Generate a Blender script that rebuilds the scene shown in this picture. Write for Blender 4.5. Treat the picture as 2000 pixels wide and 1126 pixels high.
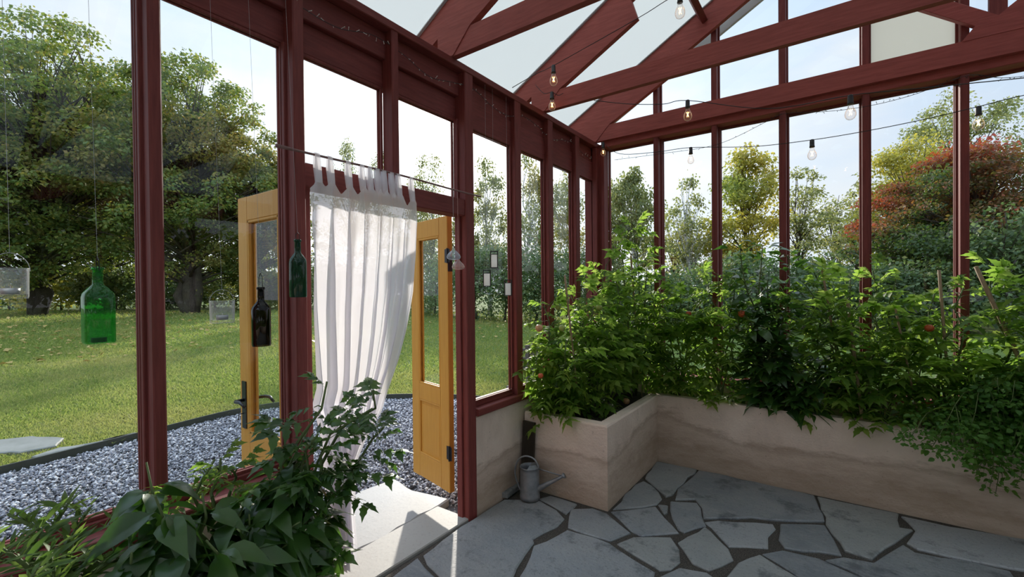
import bpy, bmesh, math, random
import numpy as np
from mathutils import Vector, Matrix, Quaternion

random.seed(7)
rng = np.random.default_rng(11)
scene = bpy.context.scene
for o in list(bpy.data.objects):
    bpy.data.objects.remove(o)
COL = scene.collection

# ------------------------------------------------------------------ camera
FPX, PPX, PPY = 880.0, 1000.0, 571.0
YAW, PITCH, ROLL, EYE = math.radians(35.7), 0.009, 0.0095, 1.5
_Z = np.array([0, 0, 1.0])
_F0 = np.array([-math.sin(YAW), math.cos(YAW), 0])
_R0 = np.array([math.cos(YAW), math.sin(YAW), 0])
CF = math.cos(PITCH) * _F0 - math.sin(PITCH) * _Z
_U0 = math.cos(PITCH) * _Z + math.sin(PITCH) * _F0
CR = math.cos(ROLL) * _R0 - math.sin(ROLL) * _U0
CU = math.cos(ROLL) * _U0 + math.sin(ROLL) * _R0
CO = np.array([0, 0, EYE])
cam = bpy.data.cameras.new('camera')
cam.sensor_width = 36.0
cam.lens = 36.0 * FPX / 2000.0
cam.shift_x = (1000.0 - PPX) / 2000.0
cam.shift_y = (PPY - 563.0) / 2000.0
cam.clip_start, cam.clip_end = 0.03, 400
camo = bpy.data.objects.new('camera', cam)
COL.objects.link(camo)
m3 = Matrix(((CR[0], CU[0], -CF[0]), (CR[1], CU[1], -CF[1]), (CR[2], CU[2], -CF[2])))
camo.matrix_world = Matrix.Translation(Vector(CO)) @ m3.to_4x4()
scene.camera = camo


def ray(u, v):
    return CF + (u - PPX) / FPX * CR - (v - PPY) / FPX * CU


def onx(u, v, x):
    r = ray(u, v)
    return CO + r * (x / r[0])


def ony(u, v, y):
    r = ray(u, v)
    return CO + r * (y / r[1])


def onz(u, v, z):
    r = ray(u, v)
    return CO + r * ((z - EYE) / r[2])


def ond(u, v, d):
    return CO + ray(u, v) * d


# ------------------------------------------------------------------ sky, sun, exposure
SUN = Vector(ray(908, 232)).normalized()
scene.view_settings.view_transform = 'Standard'
scene.view_settings.look = 'None'
scene.view_settings.exposure = 0.0
scene.view_settings.gamma = 1.0
scene.view_settings.use_curve_mapping = False
scene.cycles.use_denoising = True
scene.cycles.max_bounces = 12
scene.cycles.diffuse_bounces = 5
scene.cycles.transmission_bounces = 8
scene.cycles.transparent_max_bounces = 24
scene.cycles.sample_clamp_indirect = 6.0

world = bpy.data.worlds.new('sky')
scene.world = world
world.use_nodes = True
W = world.node_tree
W.nodes.clear()


def wn(t, **kw):
    n = W.nodes.new(t)
    for k, v in kw.items():
        setattr(n, k, v)
    return n


def wmath(op, a, b=None):
    n = wn('ShaderNodeMath', operation=op)
    for i, x in enumerate((a, b)):
        if x is None:
            continue
        if isinstance(x, (int, float)):
            n.inputs[i].default_value = x
        else:
            W.links.new(x, n.inputs[i])
    return n.outputs[0]


geo = wn('ShaderNodeNewGeometry')
neg = wn('ShaderNodeVectorMath', operation='SCALE')
neg.inputs['Scale'].default_value = -1.0
tc = wn('ShaderNodeTexCoord')
dirv = tc.outputs['Generated']
dot = wn('ShaderNodeVectorMath', operation='DOT_PRODUCT')
W.links.new(dirv, dot.inputs[0])
dot.inputs[1].default_value = SUN
d = wmath('MAXIMUM', dot.outputs['Value'], 0.0)
sep = wn('ShaderNodeSeparateXYZ')
W.links.new(dirv, sep.inputs[0])
ramp = wn('ShaderNodeValToRGB')
ramp.color_ramp.elements[0].position = 0.0
ramp.color_ramp.elements[0].color = (0.83, 0.90, 1.0, 1)
ramp.color_ramp.elements[1].position = 0.55
ramp.color_ramp.elements[1].color = (0.55, 0.74, 1.0, 1)
W.links.new(sep.outputs['Z'], ramp.inputs[0])
mp = wn('ShaderNodeMapping')
mp.inputs['Scale'].default_value = (2.2, 2.2, 6.0)
W.links.new(dirv, mp.inputs[0])
noi = wn('ShaderNodeTexNoise')
noi.inputs['Scale'].default_value = 1.6
noi.inputs['Detail'].default_value = 6
W.links.new(mp.outputs[0], noi.inputs['Vector'])
cr = wn('ShaderNodeValToRGB')
cr.color_ramp.elements[0].position = 0.42
cr.color_ramp.elements[1].position = 0.72
W.links.new(noi.outputs['Fac'], cr.inputs[0])
mixc = wn('ShaderNodeMixRGB')
W.links.new(wmath('MULTIPLY', cr.outputs[0], 0.8), mixc.inputs[0])
W.links.new(ramp.outputs[0], mixc.inputs[1])
mixc.inputs[2].default_value = (0.93, 0.95, 0.97, 1)
glow = wmath('ADD', wmath('ADD', wmath('MULTIPLY', wmath('POWER', d, 7.0), 0.55), wmath('MULTIPLY', wmath('POWER', d, 60.0), 1.2)),
             wmath('MULTIPLY', wmath('POWER', d, 900.0), 8.0))
gcol = wn('ShaderNodeMixRGB', blend_type='MULTIPLY')
gcol.inputs[0].default_value = 1.0
comb = wn('ShaderNodeCombineXYZ')
for i in range(3):
    W.links.new(glow, comb.inputs[i])
W.links.new(comb.outputs[0], gcol.inputs[1])
gcol.inputs[2].default_value = (1.0, 0.95, 0.86, 1)
addc = wn('ShaderNodeMixRGB', blend_type='ADD')
addc.inputs[0].default_value = 1.0
W.links.new(mixc.outputs[0], addc.inputs[1])
W.links.new(gcol.outputs[0], addc.inputs[2])
# added sky brightness overhead and behind the viewer, out of frame, lighting the interior
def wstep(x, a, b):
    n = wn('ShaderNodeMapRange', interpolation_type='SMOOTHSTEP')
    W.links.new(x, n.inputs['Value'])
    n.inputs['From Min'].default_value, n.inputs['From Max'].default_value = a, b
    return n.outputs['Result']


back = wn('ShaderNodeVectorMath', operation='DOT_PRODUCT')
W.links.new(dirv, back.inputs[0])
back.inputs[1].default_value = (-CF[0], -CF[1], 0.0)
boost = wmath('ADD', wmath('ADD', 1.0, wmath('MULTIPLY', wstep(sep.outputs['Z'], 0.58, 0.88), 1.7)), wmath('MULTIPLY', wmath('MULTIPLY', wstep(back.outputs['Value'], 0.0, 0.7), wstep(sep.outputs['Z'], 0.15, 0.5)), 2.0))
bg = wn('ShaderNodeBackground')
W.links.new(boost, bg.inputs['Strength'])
W.links.new(addc.outputs[0], bg.inputs['Color'])
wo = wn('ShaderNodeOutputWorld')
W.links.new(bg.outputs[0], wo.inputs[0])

sl = bpy.data.lights.new('sun', 'SUN')
sl.energy = 5.0
sl.color = (1.0, 0.93, 0.82)
sl.angle = math.radians(1.2)
so = bpy.data.objects.new('sun', sl)
COL.objects.link(so)
so.rotation_euler = SUN.to_track_quat('Z', 'Y').to_euler()
so.location = SUN * 40

# ------------------------------------------------------------------ materials
MATS = {}


class NT:
    def __init__(s, name):
        s.m = bpy.data.materials.new(name)
        s.m.use_nodes = True
        s.t = s.m.node_tree
        s.t.nodes.clear()
        s.out = s.t.nodes.new('ShaderNodeOutputMaterial')
        MATS[name] = s.m

    def n(s, t, **kw):
        n = s.t.nodes.new(t)
        for k, v in kw.items():
            if k in ('operation', 'blend_type', 'feature', 'distance', 'noise_dimensions', 'attribute_name', 'wave_type', 'bands_direction'):
                setattr(n, k, v)
            else:
                n.inputs[k].default_value = v
        return n

    def l(s, a, b):
        s.t.links.new(a, b)

    def surf(s, o):
        s.l(o, s.out.inputs['Surface'])
        return s.m

    def coords(s, scale=(1, 1, 1), obj=False):
        g = s.n('ShaderNodeNewGeometry').outputs['Position'] if not obj else s.n('ShaderNodeTexCoord').outputs['Object']
        mp = s.n('ShaderNodeMapping')
        mp.inputs['Scale'].default_value = scale
        s.l(g, mp.inputs['Vector'])
        return mp.outputs[0]

    def noise(s, co, scale, detail=4, rough=0.55):
        n = s.n('ShaderNodeTexNoise')
        n.inputs['Scale'].default_value = scale
        n.inputs['Detail'].default_value = detail
        n.inputs['Roughness'].default_value = rough
        s.l(co, n.inputs['Vector'])
        return n.outputs['Fac']

    def ramp(s, fac, stops):
        r = s.n('ShaderNodeValToRGB')
        e = r.color_ramp.elements
        while len(e) < len(stops):
            e.new(0.5)
        for el, (p, c) in zip(e, stops):
            el.position = p
            el.color = (*c, 1)
        s.l(fac, r.inputs[0])
        return r.outputs[0]

    def mix(s, fac, a, b, mode='MIX'):
        n = s.n('ShaderNodeMixRGB', blend_type=mode)
        for i, x in enumerate((fac, a, b)):
            if isinstance(x, (int, float)):
                n.inputs[i].default_value = x
            elif isinstance(x, tuple):
                n.inputs[i].default_value = (*x, 1)
            else:
                s.l(x, n.inputs[i])
        return n.outputs[0]

    def math(s, op, a, b=0.0):
        n = s.n('ShaderNodeMath', operation=op)
        for i, x in enumerate((a, b)):
            if isinstance(x, (int, float)):
                n.inputs[i].default_value = x
            else:
                s.l(x, n.inputs[i])
        return n.outputs[0]

    def principled(s, col, rough=0.6, metal=0.0, spec=0.5, bump=None, bstr=0.3, bdist=0.01, **kw):
        p = s.n('ShaderNodeBsdfPrincipled')
        if isinstance(col, tuple):
            p.inputs['Base Color'].default_value = (*col, 1)
        else:
            s.l(col, p.inputs['Base Color'])
        if isinstance(rough, (int, float)):
            p.inputs['Roughness'].default_value = rough
        else:
            s.l(rough, p.inputs['Roughness'])
        p.inputs['Metallic'].default_value = metal
        p.inputs['Specular IOR Level'].default_value = spec
        if bump is not None:
            b = s.n('ShaderNodeBump')
            b.inputs['Strength'].default_value = bstr
            b.inputs['Distance'].default_value = bdist
            s.l(bump, b.inputs['Height'])
            s.l(b.outputs[0], p.inputs['Normal'])
        return p.outputs[0]


def wood_mat(name, c0, c1, scale, rough=0.62):
    t = NT(name)
    co = t.coords(scale)
    n1 = t.noise(co, 6.0, 5)
    n2 = t.noise(t.coords((1, 1, 1)), 1.7, 3)
    c = t.ramp(n1, [(0.3, c0), (0.7, c1)])
    c = t.mix(t.math('MULTIPLY', n2, 0.35), c, tuple(0.55 * x for x in c0))
    t.surf(t.principled(c, rough, bump=n1, bstr=0.25, bdist=0.004, spec=0.35))
    return t.m


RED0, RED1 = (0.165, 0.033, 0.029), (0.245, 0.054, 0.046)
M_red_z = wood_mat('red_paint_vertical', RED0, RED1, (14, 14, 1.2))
M_red_x_lit = wood_mat('red_paint_across_lit', tuple(k * c for k, c in zip((1.75, 1.9, 1.8), RED0)), tuple(k * c for k, c in zip((1.75, 1.9, 1.8), RED1)), (1.2, 14, 14))  # same red paint made lighter, the light on the trusses put into its colour
M_red_y = wood_mat('red_paint_along', RED0, RED1, (14, 1.2, 14))
M_yellow = wood_mat('ochre_door_paint', (0.60, 0.285, 0.045), (0.68, 0.35, 0.06), (16, 16, 1.0), 0.5)
M_bark = wood_mat('grey_brown_bark', (0.035, 0.026, 0.02), (0.09, 0.07, 0.055), (6, 6, 1.0), 0.9)
M_stick = wood_mat('pale_stick', (0.30, 0.20, 0.12), (0.46, 0.34, 0.22), (10, 10, 2), 0.7)
M_board = wood_mat('dark_wet_board', (0.018, 0.013, 0.008), (0.045, 0.034, 0.022), (10, 10, 1), 0.6)

t = NT('birch_bark')
co = t.coords((3, 3, 9))
c = t.ramp(t.noise(co, 2.5, 4), [(0.40, (0.06, 0.055, 0.05)), (0.48, (0.55, 0.53, 0.50))])
t.surf(t.principled(c, 0.8))
M_birch = t.m

t = NT('clear_glass')
fr = t.n('ShaderNodeFresnel')
fr.inputs['IOR'].default_value = 1.5
g = t.n('ShaderNodeNewGeometry')
fac = t.math('MULTIPLY', fr.outputs[0], t.math('SUBTRACT', 1.0, g.outputs['Backfacing']))
tr = t.n('ShaderNodeBsdfTransparent')
tr.inputs['Color'].default_value = (0.975, 0.985, 0.98, 1)
gl = t.n('ShaderNodeBsdfGlossy')
gl.inputs['Roughness'].default_value = 0.0
mx = t.n('ShaderNodeMixShader')
t.l(fac, mx.inputs[0])
t.l(tr.outputs[0], mx.inputs[1])
t.l(gl.outputs[0], mx.inputs[2])
t.surf(mx.outputs[0])
M_glass = t.m


def bottle_mat(name, col, rim=0.0, base=0.03):
    t = NT(name)
    fr = t.n('ShaderNodeFresnel')
    fr.inputs['IOR'].default_value = 1.5
    g = t.n('ShaderNodeNewGeometry')
    fac = t.math('MULTIPLY', fr.outputs[0], t.math('SUBTRACT', 1.0, g.outputs['Backfacing']))
    lw = t.n('ShaderNodeLayerWeight')
    lw.inputs['Blend'].default_value = 0.5
    edge = t.math('POWER', lw.outputs['Facing'], 2.0)
    c = t.mix(edge, col, tuple((x if rim else x * x * 0.8) for x in col))
    tr = t.n('ShaderNodeBsdfTransparent')
    t.l(c, tr.inputs['Color'])
    gl = t.n('ShaderNodeBsdfGlossy')
    gl.inputs['Roughness'].default_value = 0.03
    mx = t.n('ShaderNodeMixShader')
    t.l(fac, mx.inputs[0])
    t.l(tr.outputs[0], mx.inputs[1])
    t.l(gl.outputs[0], mx.inputs[2])
    if rim:
        df = t.n('ShaderNodeBsdfDiffuse')
        df.inputs['Color'].default_value = (*[min(1, x * 0.95) for x in col], 1)
        m2 = t.n('ShaderNodeMixShader')
        t.l(t.math('ADD', t.math('MULTIPLY', t.math('POWER', lw.outputs['Facing'], 3.0), rim), base), m2.inputs[0])
        t.l(mx.outputs[0], m2.inputs[1])
        t.l(df.outputs[0], m2.inputs[2])
        mx = m2
    t.surf(mx.outputs[0])
    return t.m


M_green = bottle_mat('green_bottle_glass', (0.16, 0.66, 0.20), 0.25, 0.11)
M_dgreen = bottle_mat('dark_green_bottle_glass', (0.10, 0.36, 0.22), 0.25, 0.08)
M_brown = bottle_mat('brown_bottle_glass', (0.10, 0.07, 0.045))
M_jar = bottle_mat('candle_jar_glass', (0.965, 0.975, 0.98), 0.75, 0.07)
M_bulbglass = bottle_mat('bulb_glass', (0.98, 0.95, 0.93), 1.0)
M_orn_blue = bottle_mat('blue_grey_glass', (0.80, 0.87, 0.95), 0.6, 0.22)
M_orn_pink = bottle_mat('pink_glass', (0.95, 0.80, 0.77), 0.6, 0.22)

t = NT('opal_roof_panel')
df = t.n('ShaderNodeBsdfDiffuse')
df.inputs['Color'].default_value = (0.55, 0.55, 0.55, 1)
tl = t.n('ShaderNodeBsdfTranslucent')
tl.inputs['Color'].default_value = (0.66, 0.67, 0.65, 1)
mx = t.n('ShaderNodeMixShader')
mx.inputs[0].default_value = 0.8
t.l(df.outputs[0], mx.inputs[1])
t.l(tl.outputs[0], mx.inputs[2])
t.surf(mx.outputs[0])
M_roof = t.m

t = NT('white_board')
t.surf(t.principled((0.82, 0.82, 0.79), 0.6))
M_white = t.m

t = NT('sheer_white_cloth')
co = t.coords((1, 1, 1))
df = t.n('ShaderNodeBsdfDiffuse')
df.inputs['Color'].default_value = (0.90, 0.88, 0.91, 1)
tl = t.n('ShaderNodeBsdfTranslucent')
tl.inputs['Color'].default_value = (0.92, 0.90, 0.94, 1)
mx = t.n('ShaderNodeMixShader')
mx.inputs[0].default_value = 0.5
t.l(df.outputs[0], mx.inputs[1])
t.l(tl.outputs[0], mx.inputs[2])
tr = t.n('ShaderNodeBsdfTransparent')
mx2 = t.n('ShaderNodeMixShader')
mx2.inputs[0].default_value = 0.16
t.l(mx.outputs[0], mx2.inputs[1])
t.l(tr.outputs[0], mx2.inputs[2])
t.surf(mx2.outputs[0])
M_cloth = t.m

t = NT('pink_grey_concrete')
co = t.coords((1, 1, 1))
n1 = t.noise(co, 2.2, 6)
n2 = t.noise(t.coords((1.0, 1.0, 3.5)), 1.3, 5, 0.65)
n3 = t.noise(co, 60, 3)
c = t.ramp(n1, [(0.3, (0.60, 0.47, 0.39)), (0.7, (0.77, 0.635, 0.54))])
# damp stain with an uneven upper edge along the foot of the bed walls
sepn = t.n('ShaderNodeSeparateXYZ')
t.l(t.coords((1, 1, 1)), sepn.inputs[0])
n5 = t.noise(t.coords((0.8, 0.8, 1.0)), 0.9, 2, 0.4)
n6 = t.noise(t.coords((2.0, 2.0, 7.0)), 2.2, 7, 0.7)
edge = t.math('SUBTRACT', t.math('ADD', t.math('MULTIPLY', n5, 0.45), t.math('MULTIPLY', n6, 0.22)), sepn.outputs['Z'])
st = t.ramp(edge, [(0.0, (0, 0, 0)), (0.05, (0.75, 0.75, 0.75)), (0.09, (0.35, 0.35, 0.35)), (0.22, (0.8, 0.8, 0.8))])
c = t.mix(t.math('MULTIPLY', t.math('MULTIPLY', st, 0.85), t.math('ADD', 0.4, n6)), c, (0.25, 0.17, 0.11))
c = t.mix(t.math('MULTIPLY', t.ramp(t.noise(t.coords((1.5, 1.5, 0.7)), 1.6, 6, 0.65), [(0.5, (0, 0, 0)), (0.7, (1, 1, 1))]), 0.4), c, (0.38, 0.29, 0.23))
pit = t.ramp(t.noise(co, 38, 2), [(0.68, (0, 0, 0)), (0.75, (1, 1, 1))])
c = t.mix(t.math('MULTIPLY', pit, 0.4), c, (0.25, 0.18, 0.14))
bh = t.math('ADD', t.math('MULTIPLY', n3, 0.6), t.math('MULTIPLY', n1, 0.8))
t.surf(t.principled(c, 0.92, bump=bh, bstr=0.6, bdist=0.012, spec=0.2))
M_conc = t.m


def stone_mat(name, cols, stain=True):
    t = NT(name)
    g = t.n('ShaderNodeNewGeometry')
    co = t.coords((1, 1, 1))
    c = t.ramp(g.outputs['Random Per Island'], [(i / (len(cols) - 1), x) for i, x in enumerate(cols)])
    n1 = t.noise(co, 3.5, 8, 0.6)
    n2 = t.noise(co, 45, 4)
    c = t.mix(t.math('MULTIPLY', t.ramp(n1, [(0.35, (0, 0, 0)), (0.7, (1, 1, 1))]), 0.45), c, (0.33, 0.32, 0.30))
    c = t.mix(t.math('MULTIPLY', t.ramp(n2, [(0.55, (0, 0, 0)), (0.75, (1, 1, 1))]), 0.25), c, (0.10, 0.10, 0.105))
    if stain:
        n4 = t.noise(t.coords((1, 1, 1)), 2.6, 9, 0.75)
        c = t.mix(t.math('MULTIPLY', t.ramp(n4, [(0.54, (0, 0, 0)), (0.62, (1, 1, 1))]), 0.75), c, (0.065, 0.07, 0.078))
        n5 = t.noise(t.coords((3, 9, 3)), 5.0, 8, 0.7)
        c = t.mix(t.math('MULTIPLY', t.ramp(n5, [(0.52, (0, 0, 0)), (0.62, (1, 1, 1))]), 0.3), c, (0.30, 0.30, 0.28))
        n6 = t.noise(t.coords((1, 1, 1)), 90.0, 3, 0.6)
        c = t.mix(t.math('MULTIPLY', t.ramp(n6, [(0.60, (0, 0, 0)), (0.68, (1, 1, 1))]), 0.5), c, (0.06, 0.062, 0.065))
    bh = t.math('ADD', t.math('MULTIPLY', n1, 1.0), t.math('MULTIPLY', n2, 0.35))
    t.surf(t.principled(c, 0.6, bump=bh, bstr=0.7 if stain else 0.35, bdist=0.02 if stain else 0.006, spec=0.45))
    return t.m


M_flag = stone_mat('grey_flagstone', [(0.19, 0.20, 0.20), (0.29, 0.295, 0.30), (0.13, 0.145, 0.16), (0.24, 0.245, 0.235), (0.11, 0.125, 0.145), (0.22, 0.23, 0.24), (0.17, 0.18, 0.185)])
M_slab = stone_mat('pale_slab_stone', [(0.25, 0.25, 0.25), (0.28, 0.28, 0.275)], False)
M_step = stone_mat('mossy_stone', [(0.12, 0.125, 0.105), (0.155, 0.155, 0.135)], False)
M_thresh = stone_mat('pale_threshold_stone', [(0.31, 0.295, 0.265), (0.34, 0.325, 0.295)], False)

t = NT('sandy_joint')
co = t.coords((1, 1, 1))
v = t.noise(co, 160, 3)
c = t.ramp(v, [(0.35, (0.018, 0.015, 0.012)), (0.62, (0.085, 0.07, 0.055)), (0.75, (0.22, 0.19, 0.16))])
t.surf(t.principled(c, 0.95, bump=v, bstr=0.8, bdist=0.006))
M_joint = t.m

t = NT('crushed_gravel')
g = t.n('ShaderNodeNewGeometry')
c = t.ramp(g.outputs['Random Per Island'], [(0.0, (0.07, 0.07, 0.08)), (0.35, (0.15, 0.15, 0.175)), (0.7, (0.27, 0.27, 0.30)), (1.0, (0.60, 0.59, 0.59))])
t.surf(t.principled(c, 0.8))
M_gravel = t.m
t = NT('gravel_bed')
t.surf(t.principled((0.07, 0.07, 0.075), 0.95))
M_gbed = t.m

t = NT('lawn_grass')
co = t.coords((1, 1, 1))
n1 = t.noise(co, 0.35, 4)
n2 = t.noise(t.coords((2.0, 2.0, 2.0)), 4.0, 6, 0.7)
c = t.ramp(n1, [(0.3, (0.07, 0.105, 0.022)), (0.55, (0.115, 0.155, 0.032)), (0.75, (0.18, 0.185, 0.045))])
c = t.mix(t.math('MULTIPLY', n2, 0.6), c, (0.03, 0.05, 0.01))
t.surf(t.principled(c, 0.9, bump=n2, bstr=0.8, bdist=0.05, spec=0.2))
M_lawn = t.m

t = NT('soil')
co = t.coords((1, 1, 1))
n1 = t.noise(co, 22, 6, 0.7)
c = t.ramp(n1, [(0.3, (0.012, 0.009, 0.007)), (0.75, (0.06, 0.045, 0.034))])
t.surf(t.principled(c, 0.95, bump=n1, bstr=1.0, bdist=0.03))
M_soil = t.m

t = NT('galvanised_metal')
co = t.coords((1, 1, 1))
n1 = t.noise(co, 14, 4)
c = t.ramp(n1, [(0.3, (0.17, 0.18, 0.195)), (0.7, (0.30, 0.31, 0.33))])
t.surf(t.principled(c, 0.5, metal=0.55, bump=n1, bstr=0.1))
M_zinc = t.m


def plain(name, col, rough=0.6, metal=0.0, spec=0.5):
    t = NT(name)
    n1 = t.noise(t.coords((1, 1, 1)), 9, 3)
    c = t.mix(t.math('MULTIPLY', n1, 0.25), col, tuple(0.6 * x for x in col))
    t.surf(t.principled(c, rough, metal, spec))
    return t.m


M_black = plain('black_plastic', (0.016, 0.016, 0.018), 0.45)
M_iron = plain('dark_iron', (0.05, 0.052, 0.06), 0.35, 0.8)
M_edge = plain('dark_lawn_edging', (0.04, 0.042, 0.03), 0.8)
M_wire = plain('black_wire', (0.02, 0.02, 0.02), 0.6)
M_thread = plain('grey_thread', (0.42, 0.43, 0.44), 0.7)
M_pinkthread = plain('pink_thread', (0.55, 0.32, 0.30), 0.7)
M_wax = plain('white_wax', (0.80, 0.77, 0.74), 0.5)
t = NT('frosted_white')
df = t.n('ShaderNodeBsdfDiffuse')
df.inputs['Color'].default_value = (0.85, 0.86, 0.86, 1)
tl = t.n('ShaderNodeBsdfTranslucent')
tl.inputs['Color'].default_value = (0.9, 0.9, 0.9, 1)
mx = t.n('ShaderNodeMixShader')
mx.inputs[0].default_value = 0.5
t.l(df.outputs[0], mx.inputs[1])
t.l(tl.outputs[0], mx.inputs[2])
t.surf(mx.outputs[0])
M_frost = t.m
M_pinkwax = plain('pink_wax', (0.62, 0.46, 0.44), 0.5)
M_tin = plain('candle_tin', (0.45, 0.46, 0.48), 0.35, 0.9)
M_rod = plain('red_brown_rod', (0.24, 0.13, 0.12), 0.6)
M_tomred = plain('ripe_tomato', (0.55, 0.10, 0.03), 0.3)
M_tomgreen = plain('green_tomato', (0.30, 0.36, 0.08), 0.3)
M_tompink = plain('half_ripe_tomato', (0.58, 0.30, 0.14), 0.35)
M_bench = plain('weathered_bench_wood', (0.10, 0.085, 0.075), 0.8)
M_pale = plain('pale_grey_paint', (0.55, 0.58, 0.60), 0.7)
M_stem = plain('green_stem', (0.10, 0.14, 0.04), 0.7)
M_led = plain('fairy_light_tip', (0.75, 0.75, 0.70), 0.3)

t = NT('glowing_filament')
em = t.n('ShaderNodeEmission')
em.inputs['Color'].default_value = (1.0, 0.50, 0.13, 1)
em.inputs['Strength'].default_value = 14.0
t.surf(em.outputs[0])
M_fil = t.m


def leaf_mat(name, stops, tstops, trans=0.45, rough=0.45, spec=0.4, tint=None, thue=None):
    """stops: reflected colour by leaf; tstops: colour of the light that comes through the leaf; tint: a second colour mixed by the mesh attribute tint."""
    t = NT(name)
    g = t.n('ShaderNodeNewGeometry')
    r = g.outputs['Random Per Island']
    c = t.ramp(r, stops)
    k = t.ramp(r, tstops)
    if tint is not None:
        a = t.n('ShaderNodeAttribute')
        a.attribute_name = 'tint'
        c = t.mix(a.outputs['Fac'], c, tint)
        k = t.mix(a.outputs['Fac'], k, thue)
    p = t.principled(c, rough, spec=spec)
    tl = t.n('ShaderNodeBsdfTranslucent')
    t.l(k, tl.inputs['Color'])
    mx = t.n('ShaderNodeMixShader')
    mx.inputs[0].default_value = trans
    t.l(p, mx.inputs[1])
    t.l(tl.outputs[0], mx.inputs[2])
    t.surf(mx.outputs[0])
    return t.m


G = [(0.0, (0.04, 0.085, 0.018)), (0.5, (0.07, 0.135, 0.026)), (1.0, (0.12, 0.19, 0.045))]
GT = [(0.0, (0.30, 0.52, 0.07)), (0.5, (0.42, 0.66, 0.09)), (1.0, (0.62, 0.80, 0.16))]
L_tomato = leaf_mat('tomato_leaf', G, GT, 0.56, 0.5, 0.3)
L_pepper = leaf_mat('pepper_leaf', [(0.0, (0.02, 0.058, 0.014)), (1.0, (0.05, 0.11, 0.022))], [(0.0, (0.09, 0.24, 0.03)), (1.0, (0.2, 0.42, 0.05))], 0.32, 0.3, 0.6)
L_bush = leaf_mat('narrow_leaf', [(0.0, (0.05, 0.10, 0.02)), (1.0, (0.11, 0.17, 0.04))], [(0.0, (0.2, 0.38, 0.06)), (1.0, (0.36, 0.5, 0.1))], 0.45, 0.5, 0.3)
L_trail = leaf_mat('trailing_leaf', [(0.0, (0.04, 0.105, 0.022)), (1.0, (0.10, 0.20, 0.045))], [(0.0, (0.18, 0.46, 0.06)), (1.0, (0.36, 0.65, 0.10))], 0.45, 0.5, 0.3)
L_grass = leaf_mat('grass_blade', [(0.0, (0.09, 0.13, 0.03)), (0.6, (0.15, 0.185, 0.045)), (1.0, (0.25, 0.24, 0.08))], [(0.0, (0.24, 0.36, 0.06)), (1.0, (0.50, 0.54, 0.14))], 0.45, 0.6, 0.2, (0.30, 0.255, 0.09), (0.55, 0.52, 0.16))
L_maple = leaf_mat('maple_leaf', [(0.0, (0.06, 0.11, 0.03)), (0.6, (0.105, 0.155, 0.04)), (1.0, (0.21, 0.20, 0.05))],
                   [(0.0, (0.18, 0.27, 0.04)), (0.7, (0.32, 0.38, 0.06)), (1.0, (0.55, 0.46, 0.09))], 0.42, 0.6, 0.3, (0.26, 0.14, 0.05), (0.50, 0.26, 0.07))
L_birch = leaf_mat('birch_leaf', [(0.0, (0.08, 0.10, 0.04)), (1.0, (0.17, 0.18, 0.07))], [(0.0, (0.26, 0.32, 0.08)), (1.0, (0.50, 0.50, 0.16))], 0.45, 0.6, 0.3,
                   (0.28, 0.20, 0.04), (0.55, 0.42, 0.08))
L_yellow = leaf_mat('yellow_leaf', [(0.0, (0.20, 0.19, 0.035)), (1.0, (0.38, 0.31, 0.05))], [(0.0, (0.50, 0.46, 0.06)), (1.0, (0.78, 0.62, 0.09))], 0.45, 0.6, 0.3,
                    (0.13, 0.18, 0.04), (0.36, 0.45, 0.08))
L_red = leaf_mat('red_maple_leaf', [(0.0, (0.025, 0.055, 0.022)), (1.0, (0.07, 0.10, 0.03))], [(0.0, (0.07, 0.15, 0.03)), (1.0, (0.17, 0.24, 0.04))], 0.4, 0.6, 0.3,
                 (0.30, 0.045, 0.022), (0.50, 0.075, 0.03))
L_dark = leaf_mat('dark_shrub_leaf', [(0.0, (0.04, 0.07, 0.033)), (1.0, (0.115, 0.16, 0.07))], [(0.0, (0.10, 0.19, 0.05)), (1.0, (0.28, 0.38, 0.11))], 0.38, 0.6, 0.3,
                  (0.22, 0.20, 0.04), (0.42, 0.36, 0.06))
L_fallen = leaf_mat('fallen_leaf', [(0.0, (0.30, 0.19, 0.05)), (1.0, (0.45, 0.34, 0.12))], [(0.0, (0.3, 0.2, 0.05)), (1.0, (0.4, 0.3, 0.1))], 0.3)


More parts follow.
